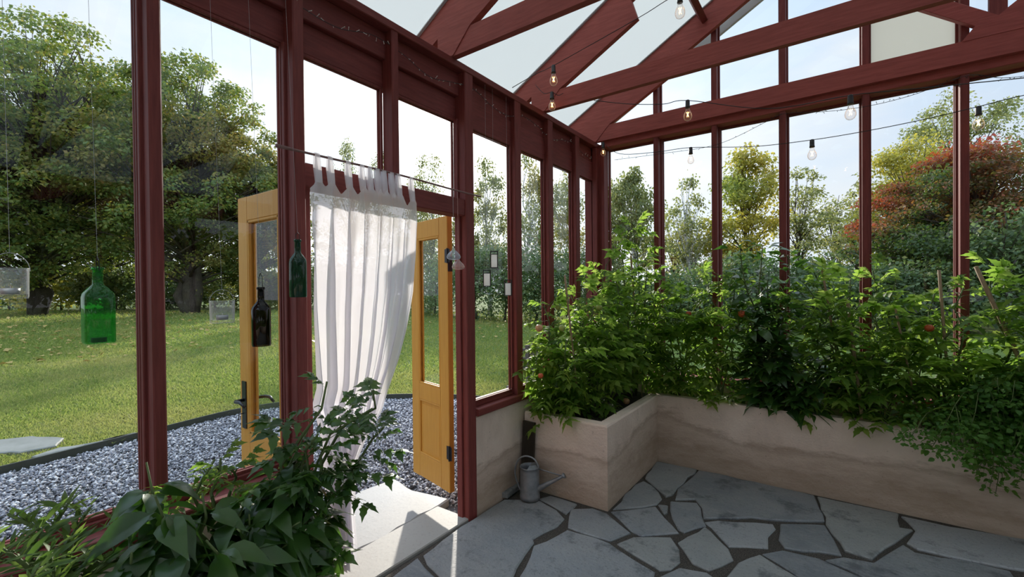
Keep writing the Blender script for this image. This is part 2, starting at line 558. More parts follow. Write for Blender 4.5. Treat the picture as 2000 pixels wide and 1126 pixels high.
# ------------------------------------------------------------------ mesh helpers
class MB:
    def __init__(s):
        s.v, s.f, s.mi, s.n = [], [], [], 0

    def add(s, verts, faces, mi=0):
        b = s.n
        s.v.extend(tuple(map(float, p)) for p in verts)
        s.n += len(verts)
        for f in faces:
            s.f.append(tuple(i + b for i in f))
            s.mi.append(mi)
        return s

    def beam(s, p0, p1, w, h, up=(0, 0, 1), ch=0.004, mi=0):
        """a squared timber from p0 to p1 along its centre line, w across, h along up, its long edges eased by ch"""
        p0, p1 = Vector(p0), Vector(p1)
        a = (p1 - p0).normalized()
        u = Vector(up)
        u = (u - a * u.dot(a)).normalized()
        r = a.cross(u)
        hw, hh = w / 2, h / 2
        c = min(ch, hw * 0.4, hh * 0.4)
        prof = [(hw - c, -hh), (hw, -hh + c), (hw, hh - c), (hw - c, hh), (-hw + c, hh), (-hw, hh - c), (-hw, -hh + c), (-hw + c, -hh)]
        vs = [p0 + r * x + u * y for x, y in prof] + [p1 + r * x + u * y for x, y in prof]
        fs = [(i, (i + 1) % 8, 8 + (i + 1) % 8, 8 + i) for i in range(8)]
        fs += [tuple(reversed(range(8))), tuple(range(8, 16))]
        return s.add(vs, fs, mi)

    def box(s, lo, hi, ch=0.004, mi=0):
        lo, hi = Vector(lo), Vector(hi)
        size = hi - lo
        ax = max(range(3), key=lambda i: size[i])
        c = (lo + hi) / 2
        p0, p1 = c.copy(), c.copy()
        p0[ax], p1[ax] = lo[ax], hi[ax]
        if ax == 2:
            return s.beam(p0, p1, size.x, size.y, (0, 1, 0), ch, mi)
        if ax == 0:
            return s.beam(p0, p1, size.y, size.z, (0, 0, 1), ch, mi)
        return s.beam(p0, p1, size.x, size.z, (0, 0, 1), ch, mi)

    def tube(s, pts, r, seg=8, mi=0, cap=True):
        pts = [Vector(p) for p in pts]
        rs = r if hasattr(r, '__len__') else [r] * len(pts)
        b = s.n
        rings = []
        prev = None
        for i, p in enumerate(pts):
            a = (pts[min(i + 1, len(pts) - 1)] - pts[max(i - 1, 0)])
            a = a.normalized() if a.length > 1e-9 else Vector((0, 0, 1))
            if prev is None:
                u = a.orthogonal().normalized()
            else:
                u = prev - a * prev.dot(a)
                u = u.normalized() if u.length > 1e-6 else a.orthogonal().normalized()
            prev = u
            w = a.cross(u)
            rings.append([p + (u * math.cos(2 * math.pi * k / seg) + w * math.sin(2 * math.pi * k / seg)) * rs[i] for k in range(seg)])
        vs = [q for ring in rings for q in ring]
        fs = []
        for i in range(len(pts) - 1):
            for k in range(seg):
                k2 = (k + 1) % seg
                fs.append((i * seg + k, i * seg + k2, (i + 1) * seg + k2, (i + 1) * seg + k))
        if cap:
            fs.append(tuple(reversed(range(seg))))
            fs.append(tuple(range((len(pts) - 1) * seg, len(pts) * seg)))
        return s.add(vs, fs, mi)

    def lathe(s, prof, c=(0, 0, 0), seg=24, mi=0, sq=0.0, cap=False):
        """prof: (radius, z) from the bottom up; sq > 0 squares the section"""
        vs, fs = [], []
        for r, z in prof:
            for k in range(seg):
                a = 2 * math.pi * k / seg
                ca, sa = math.cos(a), math.sin(a)
                q = 1.0
                if sq > 0 and r > 0:
                    q = 1.0 / (abs(ca) ** (2 + 8 * sq) + abs(sa) ** (2 + 8 * sq)) ** (1 / (2 + 8 * sq))
                    if r < 0.022:
                        q = 1.0
                vs.append((c[0] + r * q * ca, c[1] + r * q * sa, c[2] + z))
        for i in range(len(prof) - 1):
            for k in range(seg):
                k2 = (k + 1) % seg
                fs.append((i * seg + k, i * seg + k2, (i + 1) * seg + k2, (i + 1) * seg + k))
        if cap:
            fs.append(tuple(reversed(range(seg))))
            fs.append(tuple(range((len(prof) - 1) * seg, len(prof) * seg)))
        return s.add(vs, fs, mi)

    def prism(s, poly, d0, d1, axis='y', mi=0):
        """poly: points (a, b) in the plane across the axis; extruded from d0 to d1. axis y: (x, z); axis z: (x, y); axis x: (y, z)"""
        n = len(poly)

        def P(a, b, d):
            return {'y': (a, d, b), 'z': (a, b, d), 'x': (d, a, b)}[axis]
        vs = [P(a, b, d0) for a, b in poly] + [P(a, b, d1) for a, b in poly]
        fs = [(i, (i + 1) % n, n + (i + 1) % n, n + i) for i in range(n)] + [tuple(reversed(range(n))), tuple(range(n, 2 * n))]
        return s.add(vs, fs, mi)

    def build(s, name, mats, parent=None, loc=(0, 0, 0), smooth=False, fix=True):
        me = bpy.data.meshes.new(name)
        L = Vector(loc)
        me.from_pydata([(p[0] - L[0], p[1] - L[1], p[2] - L[2]) for p in s.v], [], s.f)
        mats = mats if isinstance(mats, (list, tuple)) else [mats]
        for m in mats:
            me.materials.append(m)
        if len(mats) > 1:
            me.polygons.foreach_set('material_index', s.mi)
        if fix:
            bm = bmesh.new()
            bm.from_mesh(me)
            bmesh.ops.recalc_face_normals(bm, faces=bm.faces)
            bm.to_mesh(me)
            bm.free()
        if smooth:
            me.polygons.foreach_set('use_smooth', [True] * len(me.polygons))
        o = bpy.data.objects.new(name, me)
        COL.objects.link(o)
        if parent is not None:
            o.parent = parent
        else:
            o.location = L
        return o


def tag(o, label=None, cat=None, group=None, kind=None):
    for k, v in (('label', label), ('category', cat), ('group', group), ('kind', kind)):
        if v:
            o[k] = v
    return o


class Thing:
    """an Empty at the thing's base that parents its parts; parts are given in world coordinates"""

    def __init__(s, name, label, cat, loc, group=None, kind=None):
        s.loc = Vector(loc)
        s.o = bpy.data.objects.new(name, None)
        s.o.empty_display_size = 0.05
        s.o.location = s.loc
        COL.objects.link(s.o)
        tag(s.o, label, cat, group, kind)

    def part(s, name, mb, mats, smooth=False, label=None):
        o = mb.build(name, mats, s.o, s.loc, smooth)
        if label:
            o['label'] = label
        return o

    def sub(s, par, name, mb, mats, smooth=False, label=None):
        o = mb.build(name, mats, par, s.loc, smooth)
        if label:
            o['label'] = label
        return o


def struct(name, mb, mats, parent=None, loc=(0, 0, 0), label=None, smooth=False, cat=None):
    o = mb.build(name, mats, parent, loc, smooth)
    if parent is None:
        tag(o, label, cat, None, 'structure')
    return o


def raw_mesh(name, V, T, mat, parent=None, loc=(0, 0, 0), tint=None, smooth=False):
    """a mesh of triangles straight from arrays"""
    V = np.asarray(V, dtype=np.float32) - np.array(loc, dtype=np.float32)
    T = np.asarray(T, dtype=np.int32)
    me = bpy.data.meshes.new(name)
    me.vertices.add(len(V))
    me.vertices.foreach_set('co', V.ravel())
    me.loops.add(T.size)
    me.loops.foreach_set('vertex_index', T.ravel())
    me.polygons.add(len(T))
    me.polygons.foreach_set('loop_start', np.arange(0, T.size, 3, dtype=np.int32))
    if smooth:
        me.polygons.foreach_set('use_smooth', np.ones(len(T), dtype=bool))
    if tint is not None:
        a = me.attributes.new('tint', 'FLOAT', 'POINT')
        a.data.foreach_set('value', np.asarray(tint, dtype=np.float32))
    me.update(calc_edges=True)
    me.validate()
    me.materials.append(mat)
    o = bpy.data.objects.new(name, me)
    COL.objects.link(o)
    if parent is not None:
        o.parent = parent
    else:
        o.location = loc
    return o


def nrm(a):
    return a / np.maximum(np.linalg.norm(a, axis=-1, keepdims=True), 1e-9)


def scatter(tv, tf, pos, dirv, nor, sc, tint=None):
    """copies of a leaf template (along +y, face up +z) at pos; returns vertices, triangles and per-vertex tint"""
    pos, dirv, nor = np.asarray(pos), nrm(np.asarray(dirv)), np.asarray(nor)
    x = nrm(np.cross(dirv, nor))
    z = np.cross(x, dirv)
    sc = np.asarray(sc)
    if sc.ndim == 1:
        sc = np.stack([sc] * 3, 1)
    tv = np.asarray(tv)
    k = len(tv)
    V = pos[:, None, :] + x[:, None, :] * (tv[None, :, 0:1] * sc[:, None, 0:1]) + dirv[:, None, :] * (tv[None, :, 1:2] * sc[:, None, 1:2]) + z[:, None, :] * (tv[None, :, 2:3] * sc[:, None, 2:3])
    T = np.asarray(tf)[None] + (np.arange(len(pos)) * k)[:, None, None]
    tt = None if tint is None else np.repeat(np.asarray(tint), k)
    return V.reshape(-1, 3), T.reshape(-1, 3), tt


def leaf_template(outline, fold=0.18, droop=0.25):
    """outline: (y along the leaf, half width) from the stalk to the tip; V-folded along the midrib and drooping to the tip"""
    v, f = [], []
    for y, w in outline:
        z = -droop * y * y
        v += [(-w, y - 0.06 * (w > 0.0), z + fold * w), (0, y, z), (w, y - 0.06 * (w > 0.0), z + fold * w)]
    for i in range(len(outline) - 1):
        a, b = 3 * i, 3 * i + 3
        f += [(a, a + 1, b + 1), (a, b + 1, b), (a + 1, a + 2, b + 2), (a + 1, b + 2, b + 1)]
    return np.array(v), np.array(f)


T_OVATE = leaf_template([(0, 0.012), (0.10, 0.03), (0.18, 0.13), (0.36, 0.235), (0.55, 0.225), (0.76, 0.125), (0.90, 0.05), (1.0, 0.0)], 0.42, 0.5)
T_NARROW = leaf_template([(0, 0.02), (0.25, 0.11), (0.55, 0.12), (1.0, 0.0)], 0.4, 0.2)
T_LOBED = leaf_template([(0, 0.03), (0.12, 0.26), (0.24, 0.18), (0.38, 0.32), (0.52, 0.20), (0.66, 0.22), (0.78, 0.10), (1.0, 0.0)], 0.3, 0.35)
T_ROUND = leaf_template([(0, 0.03), (0.2, 0.30), (0.5, 0.40), (0.8, 0.24), (1.0, 0.0)], 0.25, 0.3)
T_TREE = (np.array([(0, 0, 0), (-0.36, 0.45, 0.08), (0.36, 0.45, 0.08), (0, 1, -0.08)]), np.array([(0, 2, 1), (1, 2, 3)]))
T_STAR = (np.array([(0, 0, 0), (-0.5, 0.25, 0.06), (-0.18, 0.42, 0), (-0.42, 0.78, 0.02), (0, 1, -0.1), (0.42, 0.78, 0.02), (0.18, 0.42, 0), (0.5, 0.25, 0.06)]),
          np.array([(0, 2, 1), (0, 6, 2), (0, 7, 6), (2, 4, 3), (2, 6, 4), (6, 5, 4)]))


def compound_template(n=3, leaflet=T_LOBED):
    """a tomato leaf: pairs of leaflets along a drooping stalk and one at the tip"""
    V, F, b = [], [], 0
    def put(p, ang, s, tilt):
        nonlocal b
        v, f = leaflet
        ca, sa = math.cos(ang), math.sin(ang)
        q = v * s
        x = q[:, 0] * ca - q[:, 1] * sa
        y = q[:, 0] * sa + q[:, 1] * ca
        z = q[:, 2] - tilt * np.abs(x)
        V.append(np.stack([x + p[0], y + p[1], z + p[2]], 1))
        F.append(f + b)
        b += len(v)
    for i in range(n):
        y = 0.22 + 0.5 * i / max(n - 1, 1)
        z = -0.35 * y * y
        s = 0.30 + 0.06 * i
        put((0, y, z), 1.15, s, 0.25)
        put((0, y + 0.03, z), -1.15, s, 0.25)
    put((0, 0.72, -0.18), 0.0, 0.44, 0)
    v = np.array([(-0.010, 0, 0), (0.010, 0, 0), (-0.008, 0.75, -0.19), (0.008, 0.75, -0.19), (-0.01, 0.4, -0.05), (0.01, 0.4, -0.05)])
    V.append(v)
    F.append(np.array([(0, 1, 5), (0, 5, 4), (4, 5, 3), (4, 3, 2)]) + b)
    return np.concatenate(V), np.concatenate(F)


T_COMPOUND = compound_template(3)
T_TRIFOL = compound_template(1, T_ROUND)

# ------------------------------------------------------------------ the ground
WX = -1.94          # inner face of the long wall
BED_Y, BED_X = 3.90, -1.254
BW = 4.20           # inner face of the back wall's posts


def ground(x, y):
    r = np.hypot(x, y)
    k = np.clip((r - 9.0) / 20.0, 0, 1)
    return -0.04 + 0.42 * k * k * (3 - 2 * k)


EDGE = [(-5.55, -3.0), (-5.65, -1.0), (-5.80, 0.4), (-5.93, 1.2), (-6.05, 1.9), (-6.14, 2.5), (-6.02, 3.05), (-5.62, 3.65), (-5.1, 4.2), (-4.5, 4.6), (-3.8, 4.85), (-3.0, 5.0), (-2.0, 5.08), (-1.0, 5.1), (3, 5.1), (9, 5.1)]


def smooth_line(pts, k=4):
    out = []
    P = [np.array(p, float) for p in pts]
    for i in range(len(P) - 1):
        p0, p1, p2, p3 = P[max(i - 1, 0)], P[i], P[i + 1], P[min(i + 2, len(P) - 1)]
        for j in range(k):
            t_ = j / k
            out.append(0.5 * ((2 * p1) + (-p0 + p2) * t_ + (2 * p0 - 5 * p1 + 4 * p2 - p3) * t_ ** 2 + (-p0 + 3 * p1 - 3 * p2 + p3) * t_ ** 3))
    out.append(P[-1])
    return out


EL = smooth_line(EDGE)


def edge_x(y):
    """x of the edging west of the greenhouse for a given y, and None beyond its end"""
    pts = [(p[1], p[0]) for p in EL if p[0] < -1.9]
    ys = np.array([p[0] for p in pts])
    xs = np.array([p[1] for p in pts])
    return np.interp(y, ys, xs, left=xs[0], right=0.0)


# lawn
n = 130
gx = np.concatenate([np.linspace(-75, -12, 40), np.linspace(-11.5, 3, 60), np.linspace(4, 45, 30)])
gy = np.concatenate([np.linspace(-25, -1, 20), np.linspace(-0.7, 14, 60), np.linspace(15, 75, 40)])
XX, YY = np.meshgrid(gx, gy, indexing='ij')
ZZ = ground(XX, YY)
inside = (XX > np.interp(YY, [p[1] for p in EL[:45]], [p[0] for p in EL[:45]])) & (YY < 5.0) & (XX < 9)
ZZ = np.where(inside, -0.16, ZZ)
lv = np.stack([XX, YY, ZZ], -1).reshape(-1, 3)
nx, ny = XX.shape
idx = np.arange(nx * ny).reshape(nx, ny)
a, b, c_, d_ = idx[:-1, :-1].ravel(), idx[1:, :-1].ravel(), idx[1:, 1:].ravel(), idx[:-1, 1:].ravel()
lf = np.concatenate([np.stack([a, b, c_], 1), np.stack([a, c_, d_], 1)])
lawn = raw_mesh('lawn', lv, lf, M_lawn, smooth=True)
tag(lawn, 'mown green lawn rolling away to the trees', 'lawn', kind='structure')

# gravel bed, gravel and edging
mb = MB()
bedpts = [(p[0], p[1]) for p in EL if p[0] < 9.5]
mb.prism(bedpts + [(9, -3)], -0.12, -0.07, 'z')
gb = mb.build('ground', M_gbed)
tag(gb, 'dark bed beneath the gravel', 'ground', kind='structure')

N = 78000
px_, py_ = rng.uniform(-6.3, -1.95, N * 2), rng.uniform(-1.5, 5.05, N * 2)
ok = (px_ > edge_x(py_) + 0.03) & ((px_ < -2.12) | (py_ > 4.5))
ok &= ~((px_ > -2.75) & (py_ > 1.2) & (py_ < 2.38))
px_, py_ = px_[ok][:N], py_[ok][:N]
N = len(px_)
octv = np.array([(1, 0, 0), (-1, 0, 0), (0, 1, 0), (0, -1, 0), (0, 0, 1), (0, 0, -1)], float)
octf = np.array([(0, 2, 4), (2, 1, 4), (1, 3, 4), (3, 0, 4), (2, 0, 5), (1, 2, 5), (3, 1, 5), (0, 3, 5)])
sz = rng.uniform(0.008, 0.018, N)
jit = rng.normal(0, 0.28, (N, 6, 3)) + octv[None]
ang = rng.uniform(0, 6.28, N)
ca, sa = np.cos(ang), np.sin(ang)
jx = jit[..., 0] * ca[:, None] - jit[..., 1] * sa[:, None]
jy = jit[..., 0] * sa[:, None] + jit[..., 1] * ca[:, None]
GV = np.stack([px_[:, None] + jx * sz[:, None], py_[:, None] + jy * sz[:, None], (-0.062 + rng.uniform(0, 0.022, N))[:, None] + jit[..., 2] * sz[:, None] * 0.75], -1).reshape(-1, 3)
GF = (octf[None] + (np.arange(N) * 6)[:, None, None]).reshape(-1, 3)
gr = raw_mesh('gravel', GV, GF, M_gravel)
tag(gr, 'grey crushed gravel between the greenhouse and the lawn', 'gravel', kind='stuff')

mb = MB()
for i in range(len(EL) - 1):
    if EL[i][0] > 6:
        break
    p0, p1 = EL[i], EL[i + 1]
    mb.beam((p0[0], p0[1], -0.045), (p1[0], p1[1], -0.045), 0.018, 0.13, ch=0.003)
e = mb.build('lawn_edging', M_edge, loc=(-6.0, 2.0, -0.1))
tag(e, 'dark lawn edging strip curving between gravel and grass', 'edging')

# grass blades over the part of the lawn that shows, thinning with distance
def lawn_points(n):
    out = []
    while sum(map(len, out)) < n:
        uu = rng.uniform(-60, 1250, n)
        vv = 606 + (930 - 606) * rng.random(n) ** 0.9
        R = CF[None] + ((uu - PPX) / FPX)[:, None] * CR - ((vv - PPY) / FPX)[:, None] * CU
        p = CO + R * ((-0.02 - EYE) / R[:, 2:3])
        for _ in range(3):
            z = ground(p[:, 0], p[:, 1])
            p = CO + R * ((z - EYE) / R[:, 2])[:, None]
        r = np.hypot(p[:, 0], p[:, 1])
        k = (R[:, 2] < 0) & (r < 45) & ((p[:, 0] < edge_x(p[:, 1]) - 0.02) | (p[:, 1] > 5.2)) & (p[:, 0] < 2)
        out.append(p[k])
    return np.concatenate(out)[:n]


gp = lawn_points(150000)
r = np.hypot(gp[:, 0], gp[:, 1])
h = rng.uniform(0.6, 1.2, len(gp)) * (0.035 + 0.0022 * r)
w = 0.0045 + 0.0011 * r
th = rng.uniform(0, 6.28, len(gp))
lean = rng.normal(0, 0.6, (len(gp), 2)) * h[:, None]
dx, dy = np.cos(th) * w, np.sin(th) * w
gz = ground(gp[:, 0], gp[:, 1]) - 0.005
B = np.stack([np.stack([gp[:, 0] - dx, gp[:, 1] - dy, gz], 1), np.stack([gp[:, 0] + dx, gp[:, 1] + dy, gz], 1), np.stack([gp[:, 0] + lean[:, 0], gp[:, 1] + lean[:, 1], gz + h], 1)], 1)
gt = np.sin(gp[:, 0] * 0.9 + 0.8 * np.sin(gp[:, 1] * 0.7)) + np.sin(gp[:, 1] * 1.7 + gp[:, 0] * 0.35 + 1.0) + 0.7 * np.sin(gp[:, 0] * 2.9 - gp[:, 1] * 2.1)
gt = np.clip(gt * 0.22 + 0.05 + rng.normal(0, 0.12, len(gp)), 0, 0.9)
o = raw_mesh('grass', B.reshape(-1, 3), np.arange(len(gp) * 3).reshape(-1, 3), L_grass, tint=np.repeat(gt, 3))
tag(o, 'short mown grass blades on the lawn', 'grass', kind='stuff')

fp = lawn_points(9000)
r = np.hypot(fp[:, 0], fp[:, 1])
keep = (r > 13) & (rng.random(len(fp)) < np.clip((r - 12) / 16, 0, 1))
fp = fp[keep][:900]
fp[:, 2] = ground(fp[:, 0], fp[:, 1]) + 0.05
V, T, _ = scatter(*T_TREE, fp, rng.normal(0, 1, (len(fp), 3)) * (1, 1, 0.15), np.tile((0, 0, 1.0), (len(fp), 1)) + rng.normal(0, .3, (len(fp), 3)), rng.uniform(0.10, 0.19, len(fp)))
o = raw_mesh('fallen_leaves', V, T, L_fallen)
tag(o, 'yellow brown fallen leaves scattered on the far lawn', 'leaves', kind='stuff')


def stone_poly(mb, pts, z, thick, rough=0.006, inset=0.008, mi=0, sub=0.09):
    """a flat natural stone with ragged eased edges; pts run round the stone"""
    P = [np.array(p[:2], float) for p in pts]
    out = []
    for i, p in enumerate(P):
        q = P[(i + 1) % len(P)]
        k = max(1, int(np.linalg.norm(q - p) / sub))
        for j in range(k):
            x = p + (q - p) * j / k
            out.append(x + np.array([random.gauss(0, rough), random.gauss(0, rough)]))
    c = sum(out) / len(out)
    n = len(out)
    top = []
    for i, p in enumerate(out):
        tng = out[(i + 1) % n] - out[i - 1]
        nn = np.array([-tng[1], tng[0]])
        nn = nn / max(np.linalg.norm(nn), 1e-9)
        if np.dot(nn, c - p) < 0:
            nn = -nn
        top.append(p + nn * inset)
    vs = [(p[0], p[1], z) for p in top] + [(p[0], p[1], z - inset * 0.7) for p in out] + [(p[0], p[1], z - thick) for p in out]
    fs = [tuple(range(n))]
    for k in (0, 1):
        for i in range(n):
            j = (i + 1) % n
            fs.append((k * n + i, (k + 1) * n + i, (k + 1) * n + j, k * n + j))
    mb.add(vs, fs, mi)


# floor: crazy paving laid in sandy joints, as the stones lie in the room
STONES = [
    [(824, 1083), (901, 1026), (984, 973), (1023, 976), (1047, 973), (1085, 994), (1103, 1011), (1091, 1027), (1061, 1041), (1040, 1051), (1041, 1059), (1012, 1107), (1001, 1128), (992, 1190), (872, 1190), (861, 1126), (838, 1100)],
    [(762, 1127), (818, 1088), (832, 1104), (855, 1130), (864, 1190), (706, 1190)],
    [(1052, 973), (1075, 966), (1126, 981), (1122, 988), (1106, 1003), (1090, 991)],
    [(1114, 993), (1159, 991), (1183, 1000), (1230, 1038), (1227, 1042), (1193, 1054), (1110, 1029), (1107, 1022)],
    [(1192, 998), (1281, 988), (1297, 1008), (1327, 1040), (1250, 1044), (1234, 1036)],
    [(1197, 992), (1221, 963), (1256, 937), (1273, 947), (1296, 973), (1283, 984)],
    [(1283, 900), (1361, 916), (1360, 922), (1331, 942), (1314, 965), (1299, 969), (1276, 946), (1260, 933)],
    [(1286, 986), (1303, 986), (1306, 1002), (1298, 1003)],
    [(1306, 978), (1360, 978), (1370, 990), (1374, 1024), (1359, 1030), (1335, 1037), (1323, 1030), (1312, 1010)],
    [(1364, 918), (1400, 924), (1560, 959), (1587, 966), (1609, 1005), (1614, 1017), (1540, 1016), (1470, 1009), (1377, 1011), (1373, 991), (1362, 975), (1321, 973), (1320, 964), (1335, 944)],
    [(1378, 1017), (1400, 1014), (1508, 1021), (1513, 1030), (1500, 1068), (1424, 1066), (1404, 1045), (1387, 1028)],
    [(1522, 1021), (1610, 1022), (1625, 1052), (1644, 1083), (1529, 1069), (1524, 1052)],
    [(1597, 969), (1753, 1001), (1756, 1029), (1781, 1034), (1702, 1091), (1648, 1073), (1626, 1040), (1610, 1007)],
    [(1762, 1005), (1810, 1018), (2000, 1052), (2150, 1078), (2150, 1140), (1979, 1110), (1848, 1084), (1790, 1071), (1769, 1058), (1788, 1034)],
    [(1767, 1063), (1790, 1077), (1973, 1114), (1988, 1140), (2000, 1190), (1712, 1190), (1692, 1126), (1612, 1091), (1650, 1087), (1702, 1097)],
    [(1490, 1077), (1530, 1073), (1604, 1090), (1688, 1127), (1712, 1190), (1602, 1190), (1565, 1126)],
    [(1438, 1097), (1484, 1081), (1560, 1127), (1592, 1190), (1404, 1190), (1418, 1126)],
    [(1377, 1028), (1387, 1036), (1419, 1069), (1432, 1091), (1383, 1111), (1353, 1099), (1334, 1074), (1325, 1059), (1343, 1046)],
    [(1204, 1059), (1236, 1048), (1307, 1046), (1326, 1069), (1325, 1093), (1314, 1111), (1285, 1111), (1264, 1096)],
    [(1107, 1032), (1190, 1058), (1207, 1069), (1278, 1115), (1274, 1127), (1268, 1190), (1006, 1190), (1014, 1127), (1045, 1064), (1090, 1043)],
    [(1287, 1130), (1325, 1104), (1380, 1116), (1404, 1129), (1390, 1190), (1282, 1190)],
]
mb = MB()
mb.box((-1.94, -3.4, -0.10), (3.6, 3.9, -0.012), mi=1)
for st in STONES:
    stone_poly(mb, [onz(u, v, 0) for u, v in st], 0.0 + random.uniform(-0.002, 0.003), 0.05)
# the rest of the paving, outside the picture
for i in range(14):
    for j in range(16):
        cx, cy = -1.55 + i * 0.40, -3.1 + j * 0.40
        d3 = np.array([cx, cy, -EYE])
        dep = d3 @ CF
        vis = False
        if dep > 0.2:
            vpx = PPY - FPX * (d3 @ CU) / dep
            vis = vpx < 1225 and cx < 1.5
        if vis or cx > 3.3 or (cy > 3.6):
            continue
        pts = [(cx + sx * 0.185 + random.uniform(-.03, .03), cy + sy * 0.185 + random.uniform(-.03, .03)) for sx, sy in ((-1, -1), (1, -1), (1, 1), (-1, 1))]
        stone_poly(mb, pts, random.uniform(-0.002, 0.003), 0.05)
fl = mb.build('floor', [M_flag, M_joint])
tag(fl, 'crazy paving of grey flagstones in sandy joints', 'floor', kind='structure')

# threshold and step slab
mb = MB()
mb.box((-2.245, 0.95, -0.12), (-1.952, 2.21, 0.002), 0.006)
mb.box((-2.06, 2.205, -0.12), (-1.952, 2.42, 0.002), 0.006)
o = mb.build('trim_1', M_thresh)
tag(o, 'pale stone threshold under the open doors', 'threshold', kind='structure')
mb = MB()
stone_poly(mb, [(-2.262, 1.15), (-2.262, 2.36), (-2.45, 2.34), (-2.60, 2.31), (-2.87, 2.37), (-2.93, 2.06), (-2.80, 1.90), (-2.72, 1.5), (-2.6, 1.18)], -0.015, 0.10, 0.008, 0.012)
o = mb.build('step_slab', M_slab, loc=(-2.5, 1.8, -0.1))
tag(o, 'pale rough stone step slab outside the doorway threshold', 'stone slab')
SS = [([(-20, 862), (60, 853), (128, 856), (110, 872), (40, 884), (-30, 886)], 'grey stepping stone sunk in the lawn, farther from the gravel edging', ),
      ([(60, 893), (120, 874), (200, 866), (272, 852), (262, 864), (150, 884), (80, 903)], 'grey stepping stone in the lawn touching the dark edging strip'),
      ([(206, 856), (262, 850), (296, 852), (250, 858)], 'small sliver of stepping stone just behind the nearest post')]
for pts, lab in SS[:2]:
    mb = MB()
    W3 = [onz(u, v, 0.0) for u, v in pts]
    W3 = [(min(p[0], edge_x(p[1]) - 0.06), p[1]) for p in W3]
    stone_poly(mb, W3, 0.012, 0.06, 0.012, 0.012)
    c = np.mean(W3, axis=0)
    o = mb.build('stepping_stone', M_step, loc=(c[0], c[1], -0.05))
    tag(o, lab, 'stepping stone', 'stepping stones in the lawn')

# ------------------------------------------------------------------ the long wall (door wall)
PLATE0, PLATE1 = 2.905, 2.95
GT_ = 2.615       # top edge of the glass, long wall
OUT = -2.09
Y_END = -3.2
mb = MB()
mb.box((-2.09, Y_END, PLATE0), (-1.94, 4.36, PLATE1), 0.004)
struct('beam_1', mb, M_red_y, label='red wall plate running along the top of the door wall', cat='beam')
mb = MB()
mb.box((-2.09, Y_END, 2.76), (-2.0, 4.36, PLATE0), 0.004)
mb.box((-2.09, Y_END, GT_), (-2.03, 2.25, 2.76), 0.004)
mb.box((-2.06, 2.25, 2.585), (-1.985, 4.36, 2.76), 0.004)
struct('trim_2', mb, M_red_y, label='red header boards under the wall plate of the door wall', cat='trim')

# posts: (y0, y1, x outer, z0, z1)
posts = [
    (0.545 - 1.57, 0.582 - 1.57, -2.09, 0.0, 'first hidden'),
    (0.545 - 1.05, 0.582 - 1.05, -2.09, 0.0, 'second hidden'),
    (0.545 - 0.525, 0.582 - 0.525, -2.09, 0.0, 'third hidden'),
    (0.545, 0.585, -2.09, 0.0, 'dark red post nearest the camera, between hanging bottle and candle jar'),
    (1.066, 1.118, -2.03, 0.0, 'dark red door post at the curtain, a dark green bottle hanging before it'),
    (1.615, 1.662, -2.03, 2.08, 'short red post standing on the transom over the doorway'),
    (2.205, 2.288, -2.05, 0.0, 'red door post that carries the hinges of the open yellow door'),
    (2.765, 2.845, -2.01, 0.65, 'red post beside the hanging white lanterns, first past the door'),
    (3.245, 3.325, -2.01, 0.60, 'red post second past the door, rising behind tomato plants'),
    (3.735, 3.815, -2.01, 0.60, 'red post third past the door, next to the corner'),
]
for i, (y0, y1, xo, z0, lab) in enumerate(posts):
    mb = MB()
    if y1 < 0:
        mb.box((xo, y0, z0), (-1.94, y1, PLATE0), 0.003)
    else:
        mb.box((xo, y0, z0 if z0 else -0.02), (-1.945, y1, PLATE0), 0.005)
        if i != 5 and xo < -2.02:   # glazing strips that leave the grooves seen on the post
            mb.box((-2.03, y0 - 0.012, max(z0, 0.70)), (-2.005, y0 + 0.004, GT_), 0.003)
    p = mb.build('wall_post', M_red_z, loc=(-1.99, y0, z0))
    tag(p, lab if 'hidden' not in lab else 'red post of the door wall behind the camera, %s' % lab.replace(' hidden', ''), 'post', 'posts of the door wall', 'structure')
# corner post
mb = MB()
mb.box((-2.09, 4.205, 0.0), (-1.90, 4.36, 2.93), 0.005)
mb.box((-1.905, 4.20, 0.5), (-1.875, 4.31, 2.90), 0.004)
mb.box((-1.985, 4.16, 0.5), (-1.935, 4.21, 2.90), 0.004)
p = mb.build('corner_post', M_red_z, loc=(-2.0, 4.28, 0))
tag(p, 'dark red corner post where door wall meets gable wall', 'post', None, 'structure')
# transom and door lining
mb = MB()
mb.box((-2.06, 1.118, 1.975), (-1.955, 2.205, 2.082), 0.005)
struct('trim_3', mb, M_red_y, label='red transom beam over the doorway', cat='trim')
mb = MB()
mb.box((-2.07, 1.118, 0.0), (-1.99, 1.165, 1.975), 0.004)
struct('trim_4', mb, M_red_z, label='dark red door lining beside the curtain', cat='trim')
mb = MB()
mb.box((-2.035, 2.190, 0.0), (-1.99, 2.206, 1.975), 0.003)
struct('trim_5', mb, M_red_z, label='sunlit red door lining at the hinges', cat='trim')
# sills and low base walls
for k, (y0, y1, lab, lab2) in enumerate(((2.288, 4.20, 'red sill under the glass between door and corner', 'low concrete base wall beside the door'),
                                         (Y_END, 1.066, 'red sill under the glass behind the pepper plants', 'low concrete base wall behind the pepper plants'))):
    mb = MB()
    mb.box((-2.10, y0, 0.652), (-1.925, y1, 0.70), 0.005)
    mb.box((-2.075, y0, 0.70), (-2.02 if y0 < 0 else -1.985, y1, 0.73), 0.004)
    struct('trim_%d' % (6 + k), mb, M_red_y, label=lab, cat='sill')
    mb = MB()
    mb.box((-2.10, y0 + 0.002, -0.10), (-1.95, y1, 0.652), 0.012)
    struct('wall_base' if k == 0 else 'wall_base.001', mb, M_conc, label=lab2, cat='wall')

# ------------------------------------------------------------------ the gable wall (back)
GY = 4.30
ROOF_S = 0.555
RX = 0.845


